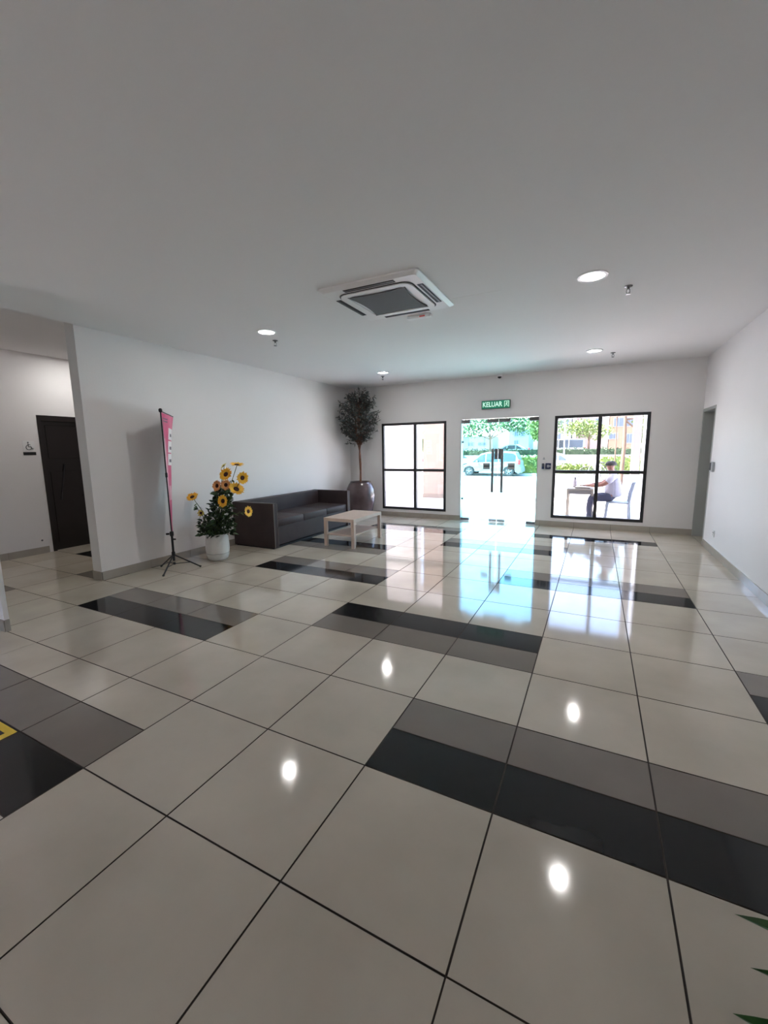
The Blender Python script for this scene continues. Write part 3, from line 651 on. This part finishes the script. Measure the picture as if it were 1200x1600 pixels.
# ================================================================= outdoors
struct('ground', MB().box(-40, 40, YF+.14, 14.0, -.3, -.012), m_pave)
struct('road', MB().box(-90, 90, 14.0, 140, -.6, -.25), m_tarmac)
struct('ground_behind', MB().box(-40, 40, -40, YN-.15, -.3, -.02).box(-40, -8.2, YN-.15, YF+.14, -.3, -.02).box(XR+.35, 40, YN-.15, YF+.14, -.3, -.02), m_pave)
struct('kerb', MB().box(-40, 40, 13.9, 14.06, -.28, -.004), m_kerb)
struct('far_kerb', MB().box(-60, 60, 27.6, 27.9, -.25, -.12), m_kerb)
struct('shade_canopy', MB().box(-2.6, 3.4, YF+.15, 10.3, 3.0, 3.15).box(-13, -3.6, YF+.15, 12.75, 3.0, 3.15), m_outw)  # added unseen slabs, sized to shade the guard, peach column and white wall
# porch columns
pe = empty('porch_column', (-4.37, 12.55, 0), 'wide peach porch column with brown skirting seen through the window', 'column')
part('shaft', MB().box(-4.79, -3.95, 12.2, 12.9, -.012, 5.0, .01), m_peach, pe); part('skirting', MB().box(-4.80, -3.94, 12.185, 12.915, -.012, .12), m_plinth, pe)
pe2 = empty('porch_column', (.89, 12.35, 0), 'slim greige porch column beside the plastic chair', 'column')
part('shaft', MB().box(.80, .985, 12.2, 12.5, -.012, 5.0, .01), m_greige, pe2); part('skirting', MB().box(.79, .995, 12.185, 12.515, -.012, .12), m_plinth, pe2)
bw = empty('boundary_wall', (-7.2, 12.9, 0), 'bright white wall filling the window beside the peach column', 'wall')
part('wall_panel', MB().box(-10.5, -5.12, 12.8, 12.95, -.012, 4.5), m_outw, bw)
bw2 = empty('wing_wall', (2.4, 12.9, 0), 'bright white wall beyond the greige column', 'wall')
part('wall_panel', MB().box(1.06, 3.6, 12.7, 12.85, -.012, 4.5), m_outw, bw2)

# --- cars
def wheel(c, side, parent, R=.30):
    w = part('wheel', MB().lathe([(R*.62, -.09), (R*.93, -.095), (R, -.06), (R, .06), (R*.93, .095), (R*.62, .09)], c, 24, 'Y'), m_tyre, parent, True)
    mb = MB().lathe([(R*.60, side*.085), (R*.60, side*.06)], c, 24, 'Y').lathe([(R*.16, side*.10), (R*.13, side*.085)], c, 12, 'Y')
    part('hubcap', mb, m_tyre, w)
    sp_ = MB()
    for k in range(5):
        a = 2*math.pi*k/5+.3; d = Vector((math.cos(a), 0, math.sin(a))); sp_.tube([Vector(c)+Vector((0, side*.09, 0)), Vector(c)+d*R*.58+Vector((0, side*.092, 0))], [R*.15, R*.12], 5)
    sp_.tube([Vector(c)+Vector((math.cos(a)*R*.6, side*.09, math.sin(a)*R*.6)) for a in [2*math.pi*i/20 for i in range(21)]], R*.05, 4); part('wheel_spokes', sp_, m_alloy, w)
def car(loc, L, Wd, Ht, face, paint, label, roofline, glassm, name='car', clear=.17, wb=(.17, .82), R=.30):
    """side profile in (u along from nose, z); car lies along X, face=-1 nose towards -X; near side is -Y"""
    x, y, z = loc; c = empty(name, loc, label, 'car', 'parked cars beyond the forecourt')
    U = lambda u: x+face*(-u*L+L/2) if False else x+(u-.5)*L*(1 if face < 0 else -1)
    lower = [(0, .30), (.0, .52), (.03, .60), (roofline[0][0], roofline[0][1]*1.0), (roofline[-1][0], roofline[-1][1]), (.985, .62), (1, .5), (.995, .28), (.97, clear)]
    def arch(uc):  # wheel arch cut-out, going from rear to front along the sill
        return [(uc+R*1.18/L*math.cos(a), (R+(R*1.18)*math.sin(a))) for a in [math.radians(t) for t in range(0, 181, 20)]]
    sill = [(.97, clear)]+[(u, max(clear, h/1.0) if False else h) for u, h in arch(wb[1])]+[(u, h) for u, h in arch(wb[0])]+[(.02, clear)]
    prof = [(0, .30), (.0, .52), (.03, .62)]+[roofline[0], roofline[-1]]+[(.985, .66), (1, .52), (.995, .28)]+sill
    ring = [(U(u), 0, z+h) for u, h in prof]
    body = MB(); n = len(ring)
    inset = lambda h: .05 if h > .75 else (.03 if h < .3 else 0)
    vs = [(p[0], y-Wd/2+inset(prof[i][1]), p[2]) for i, p in enumerate(ring)]+[(p[0], y+Wd/2-inset(prof[i][1]), p[2]) for i, p in enumerate(ring)]
    body.add(vs, [tuple(range(n)), tuple(range(2*n-1, n-1, -1))]+[(i, (i+1) % n, (i+1) % n+n, i+n) for i in range(n)])
    part('car_body', body, paint, c)
    gi = .16; cab = MB(); m_ = len(roofline); roof = [p for p in roofline]
    def off(h): b = roofline[0][1]; return .05+gi*(h-b)/(Ht-b)
    vs = [(U(u), y-Wd/2+off(h), z+h) for u, h in roof]+[(U(u), y+Wd/2-off(h), z+h) for u, h in roof]
    cab.add(vs, [tuple(range(m_)), tuple(range(2*m_-1, m_-1, -1))]+[(i, (i+1) % m_, (i+1) % m_+m_, i+m_) for i in range(m_)])
    part('cabin', cab, paint, c)
    # side windows as inset polygons following the roofline
    b = roofline[0][1]; us = [p[0] for p in roofline]
    def top(u):
        for (u0, h0), (u1, h1) in zip(roofline, roofline[1:]):
            if u0 <= u <= u1: return h0+(h1-h0)*(u-u0)/max(1e-6, u1-u0)
        return b
    segs = [(us[0]+.04, .43), (.45, .64), (.66, us[-1]-.06)]
    for a_, b_ in segs:
        if b_-a_ < .05: continue
        pts = [(a_+(b_-a_)*i/6) for i in range(7)]; hs = [max(b+.03, top(u)-.10) for u in pts]
        for sd_ in (-1, 1):
            f3 = lambda u, h: (U(u), y+sd_*(Wd/2-off(h)+.008), z+h)
            ring2 = [f3(u, b+.03) for u in pts]+[f3(u, h) for u, h in reversed(list(zip(pts, hs)))]
            part('side_window', MB().prism(ring2, (0, -sd_*.02, 0)), glassm, c)
    (u0, h0), (u1, h1) = roofline[0], roofline[1]
    for (ua, ha), (ub, hb) in (((u0, h0), (u1, h1)), (roofline[-1], roofline[-2])):
        p = lambda t, s: Vector((U(ua+(ub-ua)*t), y+s*(Wd/2-off(ha+(hb-ha)*t)-.06), z+ha+(hb-ha)*t))
        nrm = Vector(((1 if face < 0 else -1)*(-1 if ua == u0 else 1)*.012, 0, .008))
        part('windscreen', MB().prism([p(.08, -1)+nrm, p(.08, 1)+nrm, p(.92, 1)+nrm, p(.92, -1)+nrm], -nrm*2), glassm, c)
    for u in wb:
        wheel((U(u), y-Wd/2+.09, z+R), -1, c, R); wheel((U(u), y+Wd/2-.09, z+R), 1, c, R)
    part('headlamp', MB().box(min(U(.0), U(.07))-.005, max(U(0), U(.07))+.005, y-Wd/2-.008, y-Wd/2+.2, z+.55, z+.68, .02), m_alloy, c)
    part('tail_lamp', MB().box(min(U(.955), U(.99)), max(U(.955), U(.99)), y-Wd/2-.008, y-Wd/2+.14, z+.74, z+1.02, .015), m_tail, c)
    part('bumper', MB().box(min(U(-.01), U(.03)), max(U(-.01), U(.03)), y-Wd/2+.04, y+Wd/2-.04, z+.22, z+.42, .03), paint, c); part('bumper', MB().box(min(U(.97), U(1.01)), max(U(.97), U(1.01)), y-Wd/2+.04, y+Wd/2-.04, z+.24, z+.46, .03), paint, c)
    part('mirror', MB().box(min(U(.29), U(.32)), max(U(.29), U(.32)), y-Wd/2-.14, y-Wd/2+.03, z+b+.02, z+b+.14, .02), paint, c)
    part('door_handle', MB().box(min(U(.50), U(.53)), max(U(.50), U(.53)), y-Wd/2-.012, y-Wd/2+.01, z+.80, z+.83, .004), m_silver, c); part('door_handle', MB().box(min(U(.70), U(.73)), max(U(.70), U(.73)), y-Wd/2-.012, y-Wd/2+.01, z+.82, z+.85, .004), m_silver, c)
    return c
hatch = [(.18, .86), (.36, 1.42), (.46, 1.52), (.70, 1.56), (.90, 1.50), (.975, .92)]
sedan = [(.24, .84), (.40, 1.30), (.50, 1.40), (.66, 1.40), (.84, .98), (.86, .92)]
van_ = [(.06, .95), (.16, 1.5), (.24, 1.80), (.60, 1.86), (.97, 1.82), (.99, .95)]
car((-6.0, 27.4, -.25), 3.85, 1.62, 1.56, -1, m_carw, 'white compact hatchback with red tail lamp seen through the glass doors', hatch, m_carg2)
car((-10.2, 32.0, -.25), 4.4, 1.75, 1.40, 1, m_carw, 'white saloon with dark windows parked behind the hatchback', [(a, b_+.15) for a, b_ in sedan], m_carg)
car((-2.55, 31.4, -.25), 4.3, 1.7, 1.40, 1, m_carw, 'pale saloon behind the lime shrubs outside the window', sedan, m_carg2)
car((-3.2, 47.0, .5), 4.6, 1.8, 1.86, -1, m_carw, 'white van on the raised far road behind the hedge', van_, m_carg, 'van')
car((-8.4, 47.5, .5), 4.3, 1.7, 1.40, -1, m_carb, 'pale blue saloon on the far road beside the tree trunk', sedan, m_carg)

# --- greenery
def clump(mb, c, rad, n, L, w, rr, flat=1.0):
    for i in range(n):
        d = rdir(rr); t = rr.random()**.4; p = Vector(c)+Vector((d.x*rad[0], d.y*rad[1], d.z*rad[2]*flat))*t
        leaf(mb, p, rdir(rr), rdir(rr), L*rr.uniform(.7, 1.3), w*rr.uniform(.7, 1.3), .1, 2)
def tree(name, base, h, blobs, m, label, rr, tr_=.12, lm=m_trunk, n=700, L=.28):
    t = empty(name, base, label, 'tree', 'trees beyond the forecourt')
    b = Vector(base); tk = MB().tube([b, b+Vector((.05, 0, h*.5)), b+Vector((0, 0, h))], [tr_*1.2, tr_, tr_*.7], 8)
    fo = MB()
    for dx, dy, dz, rx, ry, rz in blobs:
        c = b+Vector((dx, dy, dz)); tk.tube([b+Vector((0, 0, h*.8)), b.lerp(c, .5)+Vector((0, 0, h*.4)), c], [tr_*.6, tr_*.4, tr_*.15], 5)
        clump(fo, c, (rx, ry, rz), n, L, L*.55, rr)
    part('trunk', tk, lm, t, True); o = part('crown', fo, m, t); o['kind'] = 'stuff'; return t
rr = random.Random(5)
tree('broad_tree', (-9.45, 42, .3), 2.6, [(-2.3, 0, 3.0, 2.4, 1.6, .75), (0, 0, 3.7, 2.6, 1.8, .9), (2.4, 0, 3.4, 2.0, 1.6, .8), (-1, .5, 4.6, 3, 2, .8), (1.6, .6, 4.7, 2.6, 2, .8)], m_tree, 'broad layered tree with slim trunk behind the hatchback', rr, .10, n=520)
tree('broad_tree', (-5.6, 50, .3), 3, [(-1.6, 0, 3.8, 2.4, 1.6, 1.2), (.9, 0, 4.4, 2.2, 1.6, 1.1), (-.3, 0, 5.6, 2.6, 1.8, 1.2)], m_tree, 'bright green tree in front of the white house', rr, .12, n=520)
tree('broad_tree', (-4.6, 40, .0), 2.6, [(-.2, 0, 3.4, 1.0, 1, .9), (.3, 0, 4.4, 1.3, 1.2, .9), (0, 0, 2.6, .7, .7, .5)], m_tree2, 'yellow-green tree at the jamb of the glass doors', rr, .08, n=420)
tree('broad_tree', (-.9, 56, .3), 3, [(-2.2, 0, 3.4, 2.4, 1.6, .9), (.6, 0, 3.0, 2.2, 1.6, .9), (-.4, 0, 3.9, 1.8, 1.4, .6)], m_tree2, 'yellow-green tree below the salmon building', rr, .12, n=560)
tree('slender_tree', (1.02, 21, -.25), 3.6, [(.9, .3, 3.0, .55, .5, .8), (.2, 0, 4.3, 1.2, 1, .7), (.75, .2, 2.2, .25, .3, .3)], m_tree2, 'leaning tan-trunked tree outside near the greige column', rr, .075, n=300, L=.18)
tree('slender_tree', (.82, 24.2, -.25), 3.4, [(.1, 0, 3.9, .6, .5, .5)], m_tree2, 'thin tan sapling beside the leaning trunk', rr, .03, n=200, L=.18)
tree('broad_tree', (-12.1, 30, -.2), 2.4, [(-.2, 0, 2.8, .9, .7, .8), (0, 0, 2.0, .6, .5, .5)], m_tree2, 'yellow-green tree seen between white wall and peach column', rr, .06, n=380, L=.2)
def hedge(name, x0, x1, y0, y1, z0, z1, n, m, label, rr, L=.16):
    mb = MB().box(x0+.1, x1-.1, y0+.1, y1-.1, z0, z1-.12)
    for i in range(n):
        p = Vector((rr.uniform(x0, x1), rr.uniform(y0, y0+.3) if rr.random() < .6 else rr.uniform(y0, y1), rr.uniform(z0, z1)))
        leaf(mb, p, rdir(rr)+Vector((0, -.5, .3)), rdir(rr), L*rr.uniform(.7, 1.4), L*.5, .1, 2)
    o = part(name, mb, m, None, at=((x0+x1)/2, y0, z0)); tag(o, label, 'hedge'); return o
hedge('clipped_hedge', -16, 5, 44, 45.2, .56, 1.42, 2600, m_hedge, 'long clipped dark green hedge along the far road', rr, .2)
hedge('shrub_bed', -4.65, -3.15, 28.9, 29.8, -.25, .98, 800, m_shrub, 'lime shrub bed beside the hatchback', rr)
hedge('shrub_bed', -2.45, -.05, 28.3, 29.0, -.25, .46, 1100, m_shrub, 'low lime shrub bed in front of the pale saloon', rr)
hedge('shrub_bed', .25, 2.7, 28.6, 30.0, -.25, .92, 1200, m_shrub, 'tall lime shrub bed behind the seated person', rr)
struct('retaining_wall', MB().box(-30, 12, 43.0, 43.3, -.25, .78), m_outw)
struct('far_ground', MB().box(-60, 60, 43.3, 140, -.25, .5), m_tarmac)
# --- far buildings
def building(name, x0, x1, y, z1, m, label, wins, roofm=m_roof, z0=.5):
    b = empty(name, ((x0+x1)/2, y, z0), label, 'building', 'buildings across the far road')
    part('wall', MB().box(x0, x1, y, y+6, z0, z1), m, b)
    part('roof', MB().prism([(x0-.3, y-.4, z1), (x1+.3, y-.4, z1), (x1+.3, y+3, z1+1.3), (x0-.3, y+3, z1+1.3)], (0, 0, .15)), roofm, b)
    for (u, v, w, h) in wins:
        f = part('window', MB().box(u-w/2-.08, u+w/2+.08, y-.06, y+.02, v-h/2-.08, v+h/2+.08), m_bwhite, b)
        for k in range(2): part('pane', MB().box(u-w/2+k*w/2+.03, u+k*w/2-.03, y-.08, y-.055, v-h/2, v+h/2), m_bwin, f)
    return b
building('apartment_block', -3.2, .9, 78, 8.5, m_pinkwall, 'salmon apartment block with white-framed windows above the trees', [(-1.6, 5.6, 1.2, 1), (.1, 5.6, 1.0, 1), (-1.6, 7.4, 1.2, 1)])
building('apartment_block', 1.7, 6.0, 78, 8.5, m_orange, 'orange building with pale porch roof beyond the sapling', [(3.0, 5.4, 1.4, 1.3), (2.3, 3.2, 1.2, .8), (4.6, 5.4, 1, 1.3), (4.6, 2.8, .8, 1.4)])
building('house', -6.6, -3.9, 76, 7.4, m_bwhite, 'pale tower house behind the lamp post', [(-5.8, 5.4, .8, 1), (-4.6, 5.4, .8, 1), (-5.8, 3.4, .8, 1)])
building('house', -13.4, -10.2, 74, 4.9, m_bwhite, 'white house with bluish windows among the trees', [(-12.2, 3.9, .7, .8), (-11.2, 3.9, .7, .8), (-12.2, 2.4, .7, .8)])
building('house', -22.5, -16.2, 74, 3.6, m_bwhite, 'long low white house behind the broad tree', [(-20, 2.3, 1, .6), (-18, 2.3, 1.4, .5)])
lp = empty('lamp_post', (-2.55, 40, -.25), 'tall slim white lamp post outside the window', 'lamp post')
part('pole', MB().tube([(-2.5, 40, -.25), (-2.54, 40, 3), (-2.58, 40, 6.5)], [.08, .06, .05], 8), m_bwhite, lp, True); part('lamp_head', MB().box(-2.65, -1.9, 39.9, 40.1, 6.45, 6.55, .02), m_bwhite, lp)
# bicycle whose wheel top shows over the window transom
bi = empty('bicycle', (-.4, 24, -.25), 'bicycle with dark arched wheel standing in front of the lime shrubs', 'bicycle')
for k, xw in enumerate((-.40, .62)):
    c = Vector((xw, 24, .12)); w = part('wheel', MB().tube([c+Vector((math.cos(a)*.37, 0, math.sin(a)*.37)) for a in [2*math.pi*i/28 for i in range(29)]], .022, 6), m_tyre, bi, True)
    mb = MB()
    for i in range(10): a = math.pi*i/10; mb.tube([c+Vector((math.cos(a)*.36, 0, math.sin(a)*.36)), c-Vector((math.cos(a)*.36, 0, math.sin(a)*.36))], .004, 4)
    part('spokes', mb, m_alloy, w)
part('frame', MB().tube([(-.40, 24, .12), (-.2, 24, .62), (.28, 24, .60), (.62, 24, .12), (.2, 24, .10), (.28, 24, .60)], .016, 6).tube([(-.2, 24, .60), (.2, 24, .10)], .016, 6), m_silver, bi)
part('saddle', MB().box(.18, .42, 23.93, 24.07, .66, .72, .02), m_slot, bi); part('handlebar', MB().tube([(-.2, 23.75, .78), (-.2, 24, .74), (-.2, 24.25, .78)], .014, 6).tube([(-.2, 24, .6), (-.2, 24, .75)], .014, 6), m_slot, bi)

# ================================================================= guard at his table
def table_out():
    t = empty('side_table', (-.25, 9.35, 0), 'small beige table with grey apron outside the window', 'table')
    x0, x1, y0, y1, h = -.49, -.005, 9.12, 9.72, .665
    part('tabletop', MB().box(x0, x1, y0, y1, h-.03, h, .004), m_tablew, t)
    part('apron', MB().box(x0+.035, x1-.035, y0+.012, y0+.03, h-.11, h-.031).box(x0+.035, x1-.035, y1-.03, y1-.012, h-.11, h-.031), m_tabled, t)
    for x in (x0, x1-.035):
        for y in (y0, y1-.035): part('leg', MB().box(x, x+.035, y, y+.035, -.012, h-.031, .002), m_tablew, t)
table_out()
ps = empty('paper_stack', (-.2, 9.35, .665), 'stack of paper on the small beige table', 'papers')
part('sheets', MB().box(-.34, -.07, 9.22, 9.44, .665, .69, .002), m_tablew, ps); part('top_sheet', MB().box(-.33, -.05, 9.24, 9.46, .69, .694), m_paper, ps)
bt = empty('bottle', (-.36, 9.55, .665), 'clear pump bottle with dark cap on the table outside', 'bottle')
part('bottle_body', MB().lathe([(.03, 0), (.042, .01), (.043, .12), (.03, .15), (.014, .16)], (-.36, 9.55, .665), 20), m_bottle, bt, True)
part('cap', MB().lathe([(.03, .16), (.02, .19), (.008, .215)], (-.36, 9.55, .665), 14), m_dsteel, bt, True)

# plastic chair, back towards +X
chx, chy = .43, 9.28
ch = empty('plastic_chair', (chx, chy, 0), 'grey-blue stacking plastic chair under the seated person', 'chair')
part('seat', MB().box(chx-.20, chx+.20, chy-.20, chy+.20, .40, .425, .01), m_chair, ch)
for sx, sy in ((-1, -1), (-1, 1), (1, -1), (1, 1)):
    part('leg', MB().tube([(chx+sx*.18, chy+sy*.18, .41), (chx+sx*.215, chy+sy*.21, -.012)], [.028, .018], 6), m_chair, ch)
bk = MB()
for sy in (-1, 1): bk.tube([(chx+.18, chy+sy*.19, .40), (chx+.20, chy+sy*.2, .60), (chx+.25, chy+sy*.18, .80)], [.024, .02, .016], 6)
bk.tube([(chx+.25, chy-.18, .80), (chx+.26, chy, .83), (chx+.25, chy+.18, .80)], .022, 6)
part('backrest', bk, m_chair, ch, True)
sl = MB()
for k in range(4): yy = chy-.11+.073*k; sl.tube([(chx+.185, yy, .42), (chx+.21, yy, .62), (chx+.255, yy, .81)], .014, 5)
part('back_slats', sl, m_chair, ch, True)

def skin_obj(name, verts, edges, m, parent, sub=1, root=0):
    me = bpy.data.meshes.new(name); me.from_pydata([v[:3] for v in verts], edges, [])
    o = bpy.data.objects.new(name, me); C.objects.link(o)
    md = o.modifiers.new('skin', 'SKIN'); md.use_smooth_shade = True; md.branch_smoothing = .6
    if not me.skin_vertices: 
        bm = bmesh.new(); bm.from_mesh(me); bm.verts.layers.skin.verify(); bm.to_mesh(me); bm.free()
    for i, v in enumerate(verts): rr_ = v[3]; me.skin_vertices[0].data[i].radius = (rr_, rr_*(v[4] if len(v) > 4 else 1)); me.skin_vertices[0].data[i].use_root = (i == root)
    sm = o.modifiers.new('sub', 'SUBSURF'); sm.levels = sub; sm.render_levels = sub
    dg = bpy.context.evaluated_depsgraph_get(); dg.update(); new = bpy.data.meshes.new_from_object(o.evaluated_get(dg)); bpy.data.objects.remove(o)
    off = wloc(parent); new.transform(Matrix.Translation(-off)); new.materials.clear(); new.materials.append(m)
    for p in new.polygons: p.use_smooth = True
    q = bpy.data.objects.new(name, new); C.objects.link(q); q.parent = parent; return q
hx, hy = .345, 9.28            # hip centre
pn = empty('person', (hx, hy, .425), 'seated person in pale shirt, dark cap and navy trousers writing at a table', 'person')
G = lambda dx, dy, z, rad, k=1: (hx+dx, hy+dy, z, rad, k)
V = [G(0, 0, .53, .10), G(-.01, 0, .70, .105), G(-.02, 0, .84, .115), G(-.03, 0, .93, .10), G(-.055, 0, 1.0, .052), G(-.075, 0, 1.06, .062), G(-.085, 0, 1.115, .082), G(-.078, 0, 1.155, .07)]
E_ = [(i, i+1) for i in range(7)]
def chain(start, pts):
    a = start
    for p in pts: V.append(p); E_.append((a, len(V)-1)); a = len(V)-1
    return a
hands = []
for s in (-1, 1):
    chain(0, [G(-.06, s*.09, .50, .065), G(-.22, s*.10, .50, .062), G(-.38, s*.11, .485, .060), G(-.40, s*.11, .30, .050), G(-.385, s*.11, .13, .040), G(-.38, s*.11, .05, .034), G(-.45, s*.11, .025, .030), G(-.51, s*.11, .02, .024)])
    e = (-.52, -.10, .735) if s < 0 else (-.50, .12, .72)
    w_ = chain(3, [G(-.03, s*.14, .92, .062), G(-.07, s*.20, .86, .052), G(-.20, s*.20, .755, .044), G(-.36, s*.15, .735, .036), G(e[0]+.03, e[1], e[2], .022, .8), G(e[0]-.01, e[1], e[2]-.005, .028, .55)]); hands.append((w_, e, s))
for w_, e, s in hands:
    for k, (ofs, ln) in enumerate(((-.027, .058), (-.009, .068), (.009, .064), (.026, .05))):
        chain(w_, [G(e[0]-.03, e[1]+ofs, e[2], .0085), G(e[0]-.03-ln*.5, e[1]+ofs*1.1, e[2]+.004, .0078), G(e[0]-.03-ln, e[1]+ofs*1.1, e[2]-.014, .0065)])
    chain(w_, [G(e[0]+.005, e[1]-s*.03, e[2]-.004, .0095), G(e[0]-.02, e[1]-s*.046, e[2]-.012, .0085), G(e[0]-.04, e[1]-s*.045, e[2]-.02, .007)])
body = skin_obj('body', V, E_, m_skin, pn, 2)
def shell(name, vs, es, m): return skin_obj(name, vs, es, m, pn, 2)
sv = [G(.01, 0, .485, .125, 1.25), G(.0, 0, .60, .150, 1.15), G(-.01, 0, .70, .145, 1.15), G(-.02, 0, .84, .15, 1.1), G(-.03, 0, .925, .12, 1.1), G(-.045, 0, .965, .065)]; se = [(0, 1), (1, 2), (2, 3), (3, 4), (4, 5)]
for s in (-1, 1):
    a = 4
    for p in (G(-.03, s*.14, .92, .075), G(-.07, s*.20, .86, .068), G(-.15, s*.205, .80, .064)): sv.append(p); se.append((a, len(sv)-1)); a = len(sv)-1
shell('shirt', sv, se, m_shirt)
tv = [G(.01, 0, .53, .125, 1.1), G(.015, 0, .60, .13, 1.1)]; te = [(0, 1)]
for s in (-1, 1):
    a = 0
    for p in (G(-.05, s*.085, .51, .115), G(-.22, s*.10, .50, .085), G(-.385, s*.11, .485, .076), G(-.41, s*.11, .30, .066), G(-.395, s*.11, .13, .066), G(-.39, s*.11, .075, .068)): tv.append(p); te.append((a, len(tv)-1)); a = len(tv)-1
shell('trousers', tv, te, m_trouser)
hc = Vector((hx-.078, hy, 1.125))
cp = MB().lathe([(.098, 0), (.10, .03), (.085, .062), (.05, .082), (.01, .088)], hc+Vector((.004, 0, .0)), 24)
cp.prism([hc+Vector((-.07-.09*math.sin(math.pi*i/8), .075*math.cos(math.pi*i/8), .004)) for i in range(9)], (0, 0, .008)); part('cap', cp, m_cap, pn, True)
part('nose', MB().lathe([(.014, 0), (.011, .012), (.004, .024)], (0, 0, 0), 8).xf(lambda v: Vector((hc.x-.078-v.z, hc.y+v.x, hc.z-.03+v.y))), m_skin, pn, True)
for s in (-1, 1):
    part('ear', MB().lathe([(.008, -.006), (.02, 0), (.008, .006)], (hc.x+.005, hc.y+s*.083, hc.z-.03), 10, 'Y'), m_skin, pn, True)
    part('eye', MB().lathe([(.002, -.006), (.008, 0), (.002, .006)], (hc.x-.072, hc.y+s*.03, hc.z-.008), 8, 'X'), m_slot, pn, True)
    sh_ = MB().box(hx-.56, hx-.33, hy+s*.11-.045, hy+s*.11+.045, -.012, .055, .02); part('shoe', sh_, m_shoe, pn, True)
part('mouth', MB().box(hc.x-.078, hc.x-.07, hc.y-.02, hc.y+.02, hc.z-.066, hc.z-.060), m_cap, pn)
part('shirt_seam', MB().tube([(hx+.02, hy-.172, .56), (hx+.015, hy-.172, .72), (hx-.0, hy-.172, .86)], .003, 4), m_trouser, pn)
